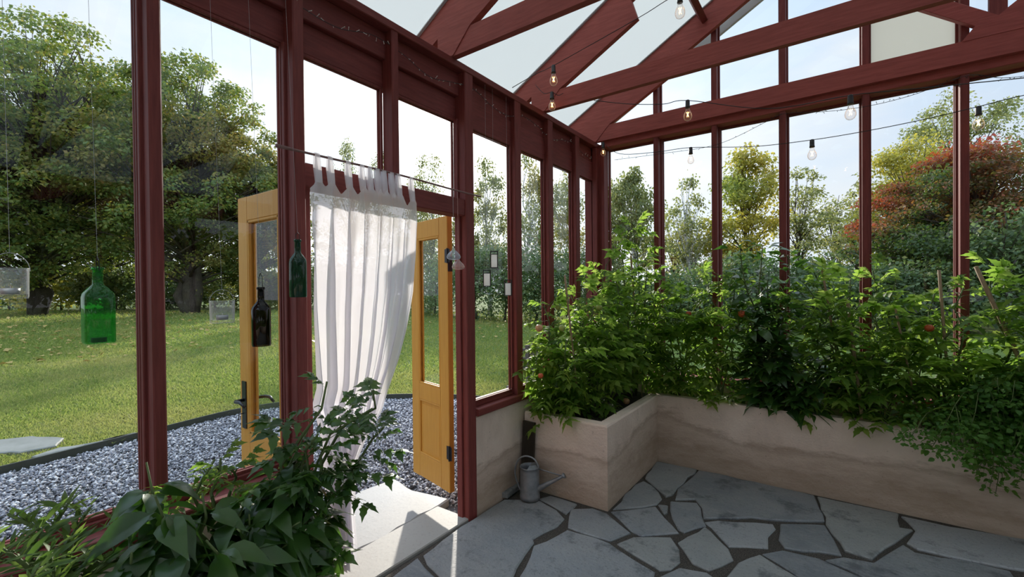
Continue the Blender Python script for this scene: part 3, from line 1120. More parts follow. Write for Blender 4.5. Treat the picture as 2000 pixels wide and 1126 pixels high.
def roof_z(x):
    """underside of the roof panels"""
    return 3.165 + ROOF_S * (x + 2.24) if x <= RX else 3.165 + ROOF_S * (2 * RX - x + 2.24)


gposts = [-1.358, -0.852, -0.341, 0.182, 0.70, 1.21, 1.72, 2.23, 2.74, 3.25]
glab = ['first slim red gable post from the corner', 'second slim red gable post from the corner', 'third slim red gable post, at the tall pepper plants',
        'fourth slim red gable post, under the pale gable panel', 'fifth slim red gable post, beside the bamboo cane']
mb = MB()
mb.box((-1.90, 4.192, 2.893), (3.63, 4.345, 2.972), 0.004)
struct('beam_2', mb, M_red_x_lit, label='dark red header beam over the gable windows', cat='beam')
mb = MB()
mb.box((-1.90, 4.20, 0.652), (3.63, 4.36, 0.70), 0.005)
struct('trim_8', mb, M_red_x_lit, label='red sill along the gable wall behind the plants', cat='sill')
mb = MB()
mb.box((-1.95, 4.22, -0.10), (3.63, 4.36, 0.652), 0.01)
struct('wall_back', mb, M_conc, label='low concrete base wall under the gable windows', cat='wall')
for i, x in enumerate(gposts):
    mb = MB()
    zt = roof_z(x) - 0.02
    mb.box((x - 0.022, BW, 0.70), (x + 0.022, 4.345, zt), 0.004)
    mb.box((x - 0.034, 4.275, 0.72), (x + 0.034, 4.295, zt - 0.02), 0.003)
    p = mb.build('gable_post', M_red_z, loc=(x, BW, 0.7))
    tag(p, glab[i] if i < 5 else 'slim red gable post beyond the picture, number %s from the corner' % ['six', 'seven', 'eight', 'nine', 'ten'][i - 5], 'post', 'posts of the gable wall', 'structure')

wn_ = 0


def window(poly, plane, fixed, label, frame=True, th=0.006):
    """a pane of glass as a thin slab with its glazing beads; poly in (y, z) on plane x, in (x, z) on plane y"""
    global wn_
    wn_ += 1
    ax = plane
    mb = MB()
    mb.prism(poly, fixed - th / 2, fixed + th / 2, ax)
    o = mb.build('window_%d' % wn_, M_glass)
    tag(o, label, 'window', None, 'structure')
    if frame:
        fb = MB()
        n = len(poly)
        cx = sum(p[0] for p in poly) / n
        cz = sum(p[1] for p in poly) / n
        for i in range(n):
            (a0, b0), (a1, b1) = poly[i], poly[(i + 1) % n]
            def ins(a, b):
                return a + (cx - a) * 0.0 + math.copysign(0.007, cx - a), b + math.copysign(0.007, cz - b)
            A, B_ = ins(a0, b0), ins(a1, b1)
            for off in (-0.012, 0.012):
                q0 = (fixed + off, A[0], A[1]) if ax == 'x' else (A[0], fixed + off, A[1])
                q1 = (fixed + off, B_[0], B_[1]) if ax == 'x' else (B_[0], fixed + off, B_[1])
                fb.beam(q0, q1, 0.014, 0.014, (1, 0, 0) if ax == 'x' else (0, 1, 0), 0.002)
        fb.build('window_frame', M_red_z, o)
    return o


def rect(a0, b0, a1, b1):
    return [(a0, b0), (a1, b0), (a1, b1), (a0, b1)]


ZS = 0.73
for y0, y1, lab in ((Y_END + 0.05, -0.99, 'glass pane of the door wall behind the camera'), (-0.985, -0.51, 'glass pane of the door wall next behind the camera'), (-0.465, 0.018, 'glass pane of the door wall level with the camera'),
                    (0.06, 0.545, 'tall glass pane with the green bottle hanging before it'), (0.585, 1.066, 'tall glass pane with the small candle jar before it'),
                    (2.288, 2.765, 'tall glass pane beside the door with two lanterns hanging'), (2.845, 3.245, 'tall glass pane second past the door'),
                    (3.325, 3.735, 'tall glass pane third past the door'), (3.815, 4.20, 'narrow looking glass pane next to the corner')):
    window(rect(y0, ZS, y1, GT_ if y0 < 2.2 else 2.588), 'x', -2.05 if y0 < 2.2 else -2.0, lab)
window(rect(1.118, 2.085, 1.615, GT_), 'x', -2.045, 'fanlight pane over the curtain')
window(rect(1.662, 2.085, 2.205, GT_), 'x', -2.045, 'fanlight pane where the low sun glares')
edges = [-1.875] + gposts + [3.62]
low_lab = ['gable window next to the corner post', 'gable window second from the corner', 'gable window with the yellow tree behind', 'gable window fourth from the corner', 'gable window with the red topped maple behind', 'gable window past the slanting bamboo cane']
for i in range(len(edges) - 1):
    x0, x1 = edges[i] + (0.022 if i else 0), edges[i + 1] - 0.022
    window(rect(x0, ZS - 0.025, x1, 2.893), 'y', 4.325, low_lab[i] if i < 6 else 'gable window beyond the picture edge, bay %s' % ['seven', 'eight', 'nine', 'ten', 'eleven'][i - 6])
    za, zb = roof_z(x0) - 0.03, roof_z(x1) - 0.03
    top = [(x0, 2.975), (x1, 2.975), (x1, zb)] + ([(RX, roof_z(RX) - 0.03)] if x0 < RX < x1 else []) + [(x0, za)]
    if i == 4:
        mbp = MB()
        mbp.prism(top, 4.318, 4.332, 'y')
        o = mbp.build('gable_panel', M_roof)
        tag(o, 'white opaque panel in the gable between two slim posts', 'panel')
    else:
        window(top, 'y', 4.325, 'upper gable glass over bay %s from the corner' % ['one', 'two', 'three', 'four', 'five', 'six', 'seven', 'eight', 'nine', 'ten', 'eleven'][i], frame=False)

# ------------------------------------------------------------------ far long wall and the end wall behind the camera
FX = 2 * RX - WX     # inner face of the opposite wall
mb = MB()
mb.box((FX, Y_END, PLATE0), (FX + 0.15, 4.36, PLATE1), 0.004)
mb.box((FX + 0.06, Y_END, GT_), (FX + 0.15, 4.36, PLATE0), 0.004)
struct('beam_3', mb, M_red_y, label='red wall plate along the opposite wall', cat='beam')
mb = MB()
mb.box((FX, Y_END, -0.1), (FX + 0.15, 4.2, 0.65), 0.01)
struct('wall_right', mb, M_conc, label='low concrete base wall of the opposite side', cat='wall')
for i, y in enumerate(np.arange(-2.6, 4.0, 1.05)):
    mb = MB()
    mb.box((FX, y, 0.65), (FX + 0.10, y + 0.05, PLATE0), 0.004)
    p = mb.build('wall_post', M_red_z, loc=(FX, y, 0.65))
    tag(p, 'red post of the opposite wall, outside the picture', 'post', 'posts of the opposite wall', 'structure')
mb = MB()
mb.box((WX - 0.1, Y_END - 0.12, -0.1), (FX + 0.1, Y_END, 0.65), 0.01)
struct('wall_front', mb, M_conc, label='low concrete base wall at the end behind the camera', cat='wall')
for i, x in enumerate(np.arange(-1.4, 3.4, 0.95)):
    mb = MB()
    mb.box((x, Y_END - 0.10, 0.65), (x + 0.05, Y_END, roof_z(x) - 0.03), 0.004)
    p = mb.build('gable_post', M_red_z, loc=(x, Y_END, 0.65))
    tag(p, 'red post of the end wall behind the camera', 'post', 'posts of the end wall', 'structure')

# ------------------------------------------------------------------ roof and trusses
mb = MB()
y0, y1 = Y_END - 0.1, 4.52
for sgn in (1, -1):
    f = (lambda x: x) if sgn == 1 else (lambda x: 2 * RX - x)
    xe = -2.46
    poly = [(f(xe), roof_z(xe) + 0.004), (f(RX), roof_z(RX) + 0.004), (f(RX), roof_z(RX) + 0.022), (f(xe), roof_z(xe) + 0.022)]
    mb.prism(poly, y0, y1, 'y')
struct('ceiling', mb, M_roof, label='milky white translucent roof panels over the trusses', cat='roof')
mbb = MB()
for sgn in (1, -1):
    f = (lambda x: x) if sgn == 1 else (lambda x: 2 * RX - x)
    mbb.beam((f(-2.46), 4.50, roof_z(-2.46) - 0.06), (f(RX), 4.50, roof_z(RX) - 0.06), 0.03, 0.13, ch=0.003)
struct('trim_9', mbb, M_pale, label='pale barge board along the outer gable edge', cat='trim')


def truss(yf, label, gable=False, th=0.045):
    T = Thing('roof_truss', label, 'roof truss', (RX, yf + th / 2, 2.95), 'roof trusses')
    x0 = -2.24
    mb = MB()
    mb.prism([(x0 + 0.2, 2.95), (2 * RX - x0 - 0.2, 2.95), (2 * RX - x0 - 0.2, 3.093), (x0 + 0.2, 3.093)], yf, yf + th, 'y')
    T.part('tie_beam', mb, M_red_x_lit)
    dep = 0.165 if not gable else 0.24
    for sgn in (1, -1):
        f = (lambda x: x) if sgn == 1 else (lambda x: 2 * RX - x)
        mb = MB()
        xs = x0 - 0.16
        off = 0.003 if sgn == 1 else 0.003
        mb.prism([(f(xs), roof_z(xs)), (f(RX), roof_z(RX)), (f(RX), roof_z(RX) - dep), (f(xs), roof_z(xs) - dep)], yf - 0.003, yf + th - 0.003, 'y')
        T.part('rafter', mb, M_red_x_lit)
        mb = MB()
        mb.prism([(f(-2.45), roof_z(-2.45) + 0.0035), (f(RX), roof_z(RX) + 0.0035), (f(RX), roof_z(RX) - 0.004), (f(-2.45), roof_z(-2.45) - 0.004)], yf - 0.022, yf + th + 0.022, 'y')
        T.part('glazing_bar', mb, M_pale, False, 'pale grey glazing bar on top of the rafter')
        mb = MB()
        # haunch board under the rafter foot, cut square at its upper end
        mb.prism([(f(-2.06), 2.953), (f(-1.93), 2.953), (f(-1.79), 3.095), (f(-1.15), 3.43), (f(-1.215), roof_z(-1.215) - 0.10), (f(-2.06), roof_z(-2.06) - 0.10)], yf - 0.0055, yf + th - 0.006, 'y')
        T.part('haunch_board', mb, M_red_x_lit)
        mb = MB()
        d = np.array([-0.80, 0.64])
        p0 = np.array([RX, 3.10])
        p1 = p0 + d * 1.75
        mb.beam((f(p0[0]), yf + th / 2, p0[1] + 0.05), (f(p1[0]), yf + th / 2, p1[1] + 0.02), th * 0.96, 0.095, ch=0.003)
        T.part('strut', mb, M_red_x_lit)
    mb = MB()
    mb.box((RX - 0.041, yf + 0.001, 3.09), (RX + 0.041, yf + th - 0.001, roof_z(RX) - 0.05), 0.003)
    T.part('king_post', mb, M_red_z)
    mb = MB()
    mb.prism([(RX - 0.17, 3.09), (RX + 0.17, 3.09), (RX + 0.085, 3.20), (RX - 0.085, 3.20)], yf - 0.004, yf + th + 0.004, 'y')
    T.part('hub_plate', mb, M_red_x_lit)
    return T


truss(4.15, 'red roof truss standing against the gable windows', True)
truss(3.175, 'red roof truss in the middle, festoon bulbs hanging before its foot')
truss(2.085, 'red roof truss nearest the camera, cut off by the picture top')
truss(1.0, 'red roof truss overhead above the camera, outside the picture')
truss(-0.08, 'red roof truss just behind the camera, outside the picture')
truss(-1.16, 'red roof truss farther behind the camera, outside the picture')
truss(-2.24, 'red roof truss at the end wall behind the camera')
mb = MB()
bq = ony(1372, 30, 4.15)
b0, b1 = Vector((bq[0], 4.149, roof_z(bq[0]) - 0.075)), Vector((bq[0], 3.221, roof_z(bq[0]) - 0.075))
mb.beam(b0, b1, 0.05, 0.095, (-ROOF_S, 0, 1), ch=0.004)
o = mb.build('roof_purlin', M_red_y, loc=b0)
tag(o, 'short dark purlin bridging the middle truss and the gable rafter', 'purlin')

# ------------------------------------------------------------------ doors
def door(idx, hinge, ang, w, z0, z1, face, handle, label):
    """a glazed door leaf: local x runs from hinge edge to free edge; face = -1/1 the side that carries the mouldings we see"""
    root = bpy.data.objects.new('door_%d' % idx, None)
    root.location = (hinge[0], hinge[1], z0)
    root.rotation_euler = (0, 0, ang)
    COL.objects.link(root)
    tag(root, label, 'door', None, 'structure')
    H = z1 - z0
    t = 0.042
    st = 0.105
    zr = 0.80 * 0.86     # top of the middle rail
    fr = MB()
    fr.box((0, -t / 2, 0), (st, t / 2, H), 0.004)
    fr.box((w - st, -t / 2, 0), (w, t / 2, H), 0.004)
    fr.box((st, -t / 2, 0), (w - st, t / 2, 0.17), 0.003)
    fr.box((st, -t / 2, zr - 0.115), (w - st, t / 2, zr), 0.003)
    fr.box((st, -t / 2, H - 0.125), (w - st, t / 2, H), 0.003)
    fr.build('frame', M_yellow, root)
    pn = MB()
    pn.box((st, -0.010, 0.17), (w - st, 0.010, zr - 0.115), 0.002)
    for s in (-1, 1):
        pn.box((st + 0.03, s * 0.006 - 0.006, 0.205), (w - st - 0.03, s * 0.006 + 0.006, zr - 0.15), 0.004)
    pn.build('panel', M_yellow, root)
    bd = MB()
    for s in (-1, 1):
        y = s * 0.014
        for (a, b, c, d) in ((st, zr, st + 0.014, H - 0.125), (w - st - 0.014, zr, w - st, H - 0.125), (st, zr, w - st, zr + 0.014), (st, H - 0.139, w - st, H - 0.125),
                             (st, 0.17, st + 0.012, zr - 0.115), (w - st - 0.012, 0.17, w - st, zr - 0.115), (st, 0.17, w - st, 0.182), (st, zr - 0.127, w - st, zr - 0.115)):
            bd.box((a, y - 0.007, b), (c, y + 0.007, d), 0.003)
    bd.build('moulding', M_yellow, root)
    gm = MB()
    gm.box((st, -0.003, zr), (w - st, 0.003, H - 0.125), 0.0005)
    gm.build('glass_pane', M_glass, root)
    hg = 0
    for z in (0.22, H - 0.32):
        hm = MB()
        hm.tube([(-0.006, face * (t / 2 + 0.004), z), (-0.006, face * (t / 2 + 0.004), z + 0.10)], 0.008, 10)
        hm.box((-0.03, face * (t / 2 + 0.001) - 0.002, z + 0.005), (0.03, face * (t / 2 + 0.001) + 0.002, z + 0.095), 0.001)
        hm.build('hinge', M_iron, root)
    if handle:
        lp = MB()
        zc = 0.86
        y = face * (t / 2)
        lp.box((w - 0.075, min(y, y + face * 0.006), zc - 0.15), (w - 0.030, max(y, y + face * 0.006), zc + 0.10), 0.002)
        plate = lp.build('lock_plate', M_iron, root)
        hd = MB()
        for s in (face, -face):
            yy = s * (t / 2)
            x0 = w - 0.052
            hd.tube([(x0, yy, zc), (x0, yy + s * 0.045, zc), (x0 - 0.02, yy + s * 0.055, zc + 0.003), (x0 - 0.07, yy + s * 0.055, zc + 0.006), (x0 - 0.115, yy + s * 0.052, zc - 0.012)], [0.009, 0.009, 0.009, 0.0085, 0.007], 8)
        hd.build('door_handle', M_iron, plate, smooth=True)
        km = MB()
        km.tube([(w - 0.052, y, zc - 0.07), (w - 0.052, y + face * 0.03, zc - 0.07), (w - 0.056, y + face * 0.035, zc - 0.10)], 0.003, 6)
        km.build('key', M_iron, plate)
        am = MB()
        am.box((w - 0.012, -t / 2 - 0.016, 0.0), (w + 0.012, -t / 2, H), 0.006)
        am.build('cover_strip', M_yellow, root)
    else:
        lm = MB()
        lm.box((-0.004, -0.018, H * 0.80), (0.002, 0.018, H * 0.80 + 0.10), 0.001)
        lm.build('latch', M_iron, root)
    return root


# the leaf hinged on the far post swings out; its hinge and free edges are where the photo shows them
door(1, (-2.085, 1.135), math.pi, 0.53, 0.06, 1.995, 1, True, 'yellow door leaf with lock and lever handle, folded open behind the curtain post')
hx, hy, L = -2.12, 2.234, 0.50
best = min(np.linspace(math.radians(110), math.radians(179), 140), key=lambda a: abs(PPX + FPX * ((np.array([hx + L * math.cos(a), hy + L * math.sin(a), 0.12]) - CO) @ CR) / ((np.array([hx + L * math.cos(a), hy + L * math.sin(a), 0.12]) - CO) @ CF) - 812))
door(2, (hx, hy), best, L, 0.12, 1.995, 1, False, 'yellow door leaf standing open beside the red hinge post')
hm = MB()
for z in (0.34, 1.72):
    pass

# ------------------------------------------------------------------ curtain and rod
mb = MB()
RZ = 2.113
rod = [(-1.905, y, RZ + 0.004 * math.sin(y * 5)) for y in np.linspace(0.965, 2.31, 14)]
mb.tube(rod, [0.009] + [0.0055] * 13, 8)
o = mb.build('curtain_rod', M_rod, loc=rod[0], smooth=True)
tag(o, 'thin brown curtain rod stretched across the doorway posts', 'curtain rod')
Lp = [(606, 345), (604, 420), (608, 520), (613, 600), (622, 690), (628, 760), (619, 795), (636, 850), (644, 900), (650, 1000), (660, 1060), (668, 1112)]
Rp = [(816, 388), (820, 430), (815, 500), (806, 570), (790, 640), (772, 700), (750, 760), (738, 800), (705, 860), (690, 900), (688, 1000), (692, 1060), (688, 1112)]
CXP = -1.885
Lw = [onx(u, v, CXP) for u, v in Lp]
Rw = [onx(u, v, CXP) for u, v in Rp]
ztop, zbot = 2.015, 0.20
C = Thing('sheer_curtain', 'sheer white tab top curtain gathered in the open doorway', 'curtain', (-1.885, 1.3, 0.2))
ns, nt = 150, 90
vs, fs = [], []
tabs_u = [620, 645, 680, 707, 722, 737, 750, 765, 778, 803]
tab_y = [onx(u, 340, -1.9)[1] for u in tabs_u]
for j in range(nt + 1):
    z = ztop + (zbot - ztop) * j / nt
    yl = np.interp(-z, [-p[2] for p in Lw], [p[1] for p in Lw]) - 0.012
    yr = np.interp(-z, [-p[2] for p in Rw], [p[1] for p in Rw])
    for i in range(ns + 1):
        s_ = i / ns
        tt = j / nt
        squeeze = np.clip((yr - yl) / 0.6, 0.12, 1)
        # uneven folds: wide soft ones on the hanging side, tight ones where the tabs crowd
        ph = 2 * math.pi * (6.5 * s_ + 1.3 * s_ * s_ * (1 - 0.5 * tt)) + 1.2 * math.sin(3 * tt + 4 * s_)
        amp = (0.010 + 0.030 * min(1, tt * 4)) * (0.6 + 0.4 * math.sin(5.1 * s_ + 1.0)) * (1.0 + 0.5 * (1 - squeeze))
        x = CXP + amp * math.sin(ph) + 0.012 * math.sin(2.3 * ph + 2 * tt) * min(1, tt * 3) + 0.01 * math.sin(9 * tt + 3 * s_)
        y = yl + (yr - yl) * s_ + 0.010 * math.cos(ph) * squeeze
        zz = z
        if j < 6:
            near = min(abs(y - ty) for ty in tab_y)
            zz = z - (1 - j / 6) * min(0.085, near * 1.4)
        vs.append((x, y, zz))
for j in range(nt):
    for i in range(ns):
        a = j * (ns + 1) + i
        fs.append((a, a + 1, a + ns + 2, a + ns + 1))
mb = MB()
mb.add(vs, fs)
C.part('panel', mb, M_cloth, smooth=True)
for ty in tab_y:
    mb = MB()
    w = 0.0165
    pts = [(-1.885, ty, 1.985), (-1.893, ty, 2.06), (-1.8975, ty, RZ + 0.004), (-1.905, ty, RZ + 0.0085), (-1.9125, ty, RZ + 0.004), (-1.908, ty, 2.06), (-1.893, ty, 1.985)]
    q = []
    for k, p in enumerate(pts):
        ww = w * (0.75 if 1 < k < 5 else 1.0)
        q += [(p[0], p[1] - ww, p[2]), (p[0], p[1] + ww, p[2])]
    mb.add(q, [(2 * k, 2 * k + 1, 2 * k + 3, 2 * k + 2) for k in range(len(pts) - 1)])
    C.part('tab', mb, M_cloth, smooth=True)

# ------------------------------------------------------------------ raised beds
def bed(label, outer, inner, h, soil_h, loc):
    """outer and inner outlines as lists of matching points"""
    T = Thing('raised_bed', label, 'raised bed', loc)
    n = len(outer)
    mb = MB()
    vs, fs = [], []
    e = 0.012
    oc = np.mean(outer, axis=0)
    for ring, z, k in ((outer, -0.02, 0), (outer, h - e, 0), (outer, h, 1), (inner, h, -1), (inner, h - e, 0), (inner, 0.05, 0)):
        for i in range(n):
            p = np.array(ring[i], float)
            if k:
                p = p + (np.array(inner[i]) - np.array(outer[i])) * (0.09 if k > 0 else -0.09)
            vs.append((p[0], p[1], z))
    for r in range(5):
        for i in range(n):
            j = (i + 1) % n
            fs.append((r * n + i, r * n + j, (r + 1) * n + j, (r + 1) * n + i))
    mb.add(vs, fs)
    T.part('bed_wall', mb, M_conc)
    # soil: an uneven crumbly surface
    sb = MB()
    xs = [p[0] for p in inner]
    ys = [p[1] for p in inner]
    step = 0.05
    X = np.arange(min(xs), max(xs) + step, step)
    Y = np.arange(min(ys), max(ys) + step, step)
    def inside(x, y):
        c = False
        for i in range(n):
            x1, y1 = inner[i]
            x2, y2 = inner[i - 1]
            if (y1 > y) != (y2 > y) and x < (x2 - x1) * (y - y1) / (y2 - y1) + x1:
                c = not c
        return c
    ids = {}
    sv, sf = [], []
    for i in range(len(X) - 1):
        for j in range(len(Y) - 1):
            if not inside(X[i] + step / 2, Y[j] + step / 2):
                continue
            q = []
            for (ii, jj) in ((i, j), (i + 1, j), (i + 1, j + 1), (i, j + 1)):
                if (ii, jj) not in ids:
                    ids[(ii, jj)] = len(sv)
                    sv.append((min(max(X[ii], min(xs)), max(xs)), min(max(Y[jj], min(ys)), max(ys)), soil_h + random.uniform(-0.012, 0.016)))
                q.append(ids[(ii, jj)])
            sf.append(tuple(q))
    sb.add(sv, sf)
    s = T.part('soil', sb, M_soil, smooth=True)
    return T


HB = 0.567
outer = [(-1.925, 2.83), (-1.254, 2.83), (-1.254, 3.90), (3.62, 3.90), (3.62, 4.195), (-1.925, 4.195)]
w_ = 0.085
inner = [(-1.90, 2.83 + w_), (-1.254 - w_, 2.83 + w_), (-1.254 - w_, 3.90 + w_), (3.56, 3.90 + w_), (3.56, 4.185), (-1.90, 4.185)]
bed('L-shaped pinkish concrete raised bed full of tomato plants', outer, inner, HB, HB - 0.06, (-1.254, 2.83, 0))
outer = [(-1.925, -1.6), (-1.34, -1.6), (-1.34, 0.86), (-1.925, 0.86)]
inner = [(-1.90, -1.52), (-1.34 - w_, -1.52), (-1.34 - w_, 0.86 - w_), (-1.90, 0.86 - w_)]
bed('low concrete raised bed under the big leaved pepper plants', outer, inner, HB, HB - 0.06, (-1.34, 0.86, 0))

# ------------------------------------------------------------------ plants
def stem_line(base, top, n=7, wob=0.05):
    base, top = np.array(base, float), np.array(top, float)
    p = [base + (top - base) * i / (n - 1) for i in range(n)]
    for i in range(1, n):
        p[i] = p[i] + np.array([random.gauss(0, wob), random.gauss(0, wob), 0]) * (i / n) ** 0.5
    return p


def along(line, t_):
    k = t_ * (len(line) - 1)
    i = min(int(k), len(line) - 2)
    return line[i] + (line[i + 1] - line[i]) * (k - i)


def plant(name, label, cat, base, tops, n_leaf, size, tmpl, mat, group=None, fruits=(), lo=0.12, droop=0.25, clampbox=None, outw=0.6, sunward=0.0, fruit_name='tomato'):
    T = Thing(name, label, cat, base, group)
    mb = MB()
    P, D, Nn, S = [], [], [], []
    lines = []
    for tp in tops:
        ln = stem_line(base, tp, 8, 0.035)
        lines.append(ln)
        mb.tube(ln, [0.009 * (1 - 0.7 * i / 7) + 0.001 for i in range(8)], 6)
    for i in range(n_leaf):
        ln = random.choice(lines)
        t_ = lo + (1 - lo) * random.random() ** 0.85
        p = along(ln, t_)
        a = random.uniform(0, 2 * math.pi)
        el = random.uniform(-droop, 0.7) + 0.35 * (t_ > 0.85)
        d = np.array([math.cos(a) * math.cos(el), math.sin(a) * math.cos(el), math.sin(el)])
        s = random.uniform(*size) * (1.0 if t_ < 0.9 else 0.75)
        off = random.random() * outw * s
        q = p + d * off
        if clampbox is not None:
            e_ = q + d * s * 0.9
            x0, x1, y0, y1 = clampbox
            q = q + np.array([min(0, x1 - e_[0]) + max(0, x0 - e_[0]), min(0, y1 - e_[1]) + max(0, y0 - e_[1]), 0])
            q[0] = min(max(q[0], x0), x1)
            q[1] = min(max(q[1], y0), y1)
        P.append(q)
        D.append(d)
        nn = np.array([random.gauss(0, .35), random.gauss(0, .35), 1.0])
        Nn.append(nn)
        S.append(s)
        if i % 2 == 0:
            mb.tube([p, p + (q - p) * 0.5 + np.array([0, 0, 0.006]), q], [0.003, 0.0025, 0.002], 4)
    T.part('stem', mb, M_stem, smooth=True)
    V, F, _ = scatter(*tmpl, np.array(P), np.array(D), np.array(Nn), np.array(S))
    o = raw_mesh('foliage', V, F, mat, T.o, T.loc, smooth=True)
    for (p, r_, m) in fruits:
        fb = MB()
        fb.lathe([(0.001, -r_), (0.5 * r_, -0.86 * r_), (0.87 * r_, -0.5 * r_), (r_, 0), (0.9 * r_, 0.45 * r_), (0.55 * r_, 0.78 * r_), (0.18 * r_, 0.84 * r_), (0.001, 0.78 * r_)], p, 14)
        T.part('tomato', fb, m, True, 'ripe orange red tomato' if m is M_tomred else ('pale green tomato' if m is M_tomgreen else None))
    return T


SO = HB - 0.065
WALLBOX = (-1.87, 9, 2.6, 4.13)
rs = random.getstate()


def tops_around(x, y, z, n, spread=0.14, dz=0.25):
    return [(x + random.gauss(0, spread), min(y + random.gauss(0, spread * 0.7), 4.12), z - random.random() * dz) for _ in range(n)] + [(x, y, z)]


TG = 'tomato plants in the L-shaped bed'
plant('tomato_plant', 'tomato plant at the bed corner nearest the door', 'plant', (-1.72, 3.02, SO), [(-1.78, 2.98, 1.36), (-1.62, 2.92, 1.10), (-1.84, 3.1, 1.26), (-1.55, 3.0, 0.98), (-1.72, 2.9, 0.8), (-1.86, 2.9, 1.05)], 225, (0.12, 0.22), T_COMPOUND, L_tomato, TG,
      [(onx(1053, 640, -1.6), 0.026, M_tompink), (onx(1098, 640, -1.55), 0.024, M_tomgreen), (onx(1090, 600, -1.7), 0.022, M_tomgreen), (onx(1056, 733, -1.7), 0.02, M_tomred)], lo=0.05, clampbox=WALLBOX)
plant('tomato_plant', 'tomato plant with light green shoots before the second post past the door', 'plant', (-1.60, 3.32, SO), [(-1.66, 3.3, 1.60), (-1.52, 3.22, 1.35), (-1.75, 3.35, 1.45), (-1.45, 3.3, 1.15), (-1.6, 3.15, 1.0)], 225, (0.12, 0.23), T_COMPOUND, L_tomato, TG,
      [(onx(1170, 600, -1.5), 0.026, M_tomgreen)], lo=0.05, clampbox=WALLBOX)
plant('tomato_plant', 'tomato plant climbing its stake before the third post past the door', 'plant', (-1.62, 3.68, SO), [(-1.68, 3.68, 1.71), (-1.5, 3.6, 1.55), (-1.8, 3.7, 1.45), (-1.4, 3.7, 1.25), (-1.45, 3.5, 1.06)], 225, (0.12, 0.24), T_COMPOUND, L_tomato, TG, lo=0.05, clampbox=WALLBOX)
plant('tomato_plant', 'tallest tomato plant, rising in the corner against the gable glass', 'plant', (-1.50, 4.03, SO), [(-1.62, 4.02, 1.98), (-1.48, 4.02, 2.01), (-1.38, 3.98, 1.86), (-1.7, 4.05, 1.56), (-1.35, 3.95, 1.46), (-1.5, 3.9, 1.26)], 285, (0.13, 0.25), T_COMPOUND, L_tomato, TG, lo=0.05, clampbox=WALLBOX)
plant('tomato_plant', 'bushy tomato plant at the inner corner of the concrete bed', 'plant', (-1.12, 4.05, SO), [(-1.22, 4.05, 1.46), (-1.02, 4.02, 1.40), (-1.1, 4.05, 1.48), (-1.3, 3.95, 1.12), (-0.95, 3.98, 1.12)], 225, (0.12, 0.22), T_COMPOUND, L_tomato, TG,
      [(ony(1345, 612, 3.98), 0.024, M_tomred)], lo=0.05, clampbox=WALLBOX)
plant('tomato_plant', 'tomato plant with one orange tomato, right of the second gable post', 'plant', (-0.78, 4.05, SO), [(-0.85, 4.05, 1.56), (-0.7, 4.03, 1.52), (-0.78, 4.0, 1.60), (-0.9, 3.96, 1.30), (-0.65, 3.96, 1.25)], 225, (0.12, 0.22), T_COMPOUND, L_tomato, TG,
      [(ony(1449, 612, 3.95), 0.03, M_tomred)], lo=0.05, clampbox=WALLBOX)
plant('pepper_plant', 'tall pepper plant with drooping leaves before the third gable post', 'plant', (-0.42, 4.05, SO), [(-0.62, 4.05, 1.84), (-0.48, 4.03, 1.82), (-0.3, 4.05, 1.74), (-0.45, 4.0, 1.54), (-0.55, 3.93, 1.34), (-0.3, 3.95, 1.44), (-0.42, 3.9, 1.04)], 520, (0.09, 0.16), T_OVATE, L_pepper, 'pepper plants in the L-shaped bed', lo=0.05, clampbox=WALLBOX, outw=1.0)
plant('pepper_plant', 'low pepper plant with broad dark leaves leaning over the long bed wall', 'plant', (-0.28, 4.0, SO), [(-0.40, 3.93, 1.02), (-0.2, 3.93, 1.0), (-0.02, 3.95, 1.1), (-0.55, 3.95, 0.95), (-0.3, 3.92, 0.8), (0.0, 3.92, 0.8)], 330, (0.10, 0.17), T_OVATE, L_pepper, 'pepper plants in the L-shaped bed', clampbox=(-1.9, 9, 3.80, 4.18), outw=1.0)
plant('tomato_plant', 'tomato plant between the third and fourth gable posts', 'plant', (-0.05, 4.06, SO), [(-0.1, 4.06, 1.60), (0.05, 4.04, 1.56), (-0.18, 4.05, 1.52), (0.0, 3.98, 1.13), (0.12, 3.98, 1.35)], 225, (0.12, 0.22), T_COMPOUND, L_tomato, TG, lo=0.05, clampbox=WALLBOX)
plant('tomato_plant', 'tomato plant in front of the fourth gable post', 'plant', (0.26, 4.06, SO), [(0.2, 4.06, 1.60), (0.32, 4.04, 1.53), (0.25, 4.0, 1.28), (0.4, 3.98, 1.12), (0.15, 3.95, 0.97)], 225, (0.12, 0.22), T_COMPOUND, L_tomato, TG, lo=0.05, clampbox=WALLBOX)
plant('tomato_plant', 'tomato plant with an orange tomato, between fourth and fifth gable posts', 'plant', (0.58, 4.06, SO), [(0.5, 4.06, 1.44), (0.66, 4.04, 1.48), (0.58, 4.0, 1.26), (0.7, 3.98, 1.07), (0.45, 3.95, 0.97)], 210, (0.12, 0.22), T_COMPOUND, L_tomato, TG,
      [(ony(1815, 640, 3.95), 0.026, M_tomred)], lo=0.05, clampbox=WALLBOX)
plant('tomato_plant', 'tomato plant at the slanting cane, in front of the fifth gable post', 'plant', (0.92, 4.06, SO), [(0.82, 4.06, 1.56), (0.98, 4.04, 1.54), (0.92, 4.0, 1.30), (1.05, 3.98, 1.13)], 225, (0.12, 0.22), T_COMPOUND, L_tomato, TG, lo=0.05, clampbox=WALLBOX)
plant('tomato_plant', 'tomato plant at the picture edge behind the trailing plant', 'plant', (1.25, 4.06, SO), [(1.15, 4.06, 1.57), (1.32, 4.04, 1.62), (1.25, 4.0, 1.32), (1.4, 3.98, 1.32)], 225, (0.12, 0.22), T_COMPOUND, L_tomato, TG, lo=0.05, clampbox=WALLBOX)
# the trailing plant that spills over the bed wall
def arc_top(x, y, z):
    return (x, y, z)


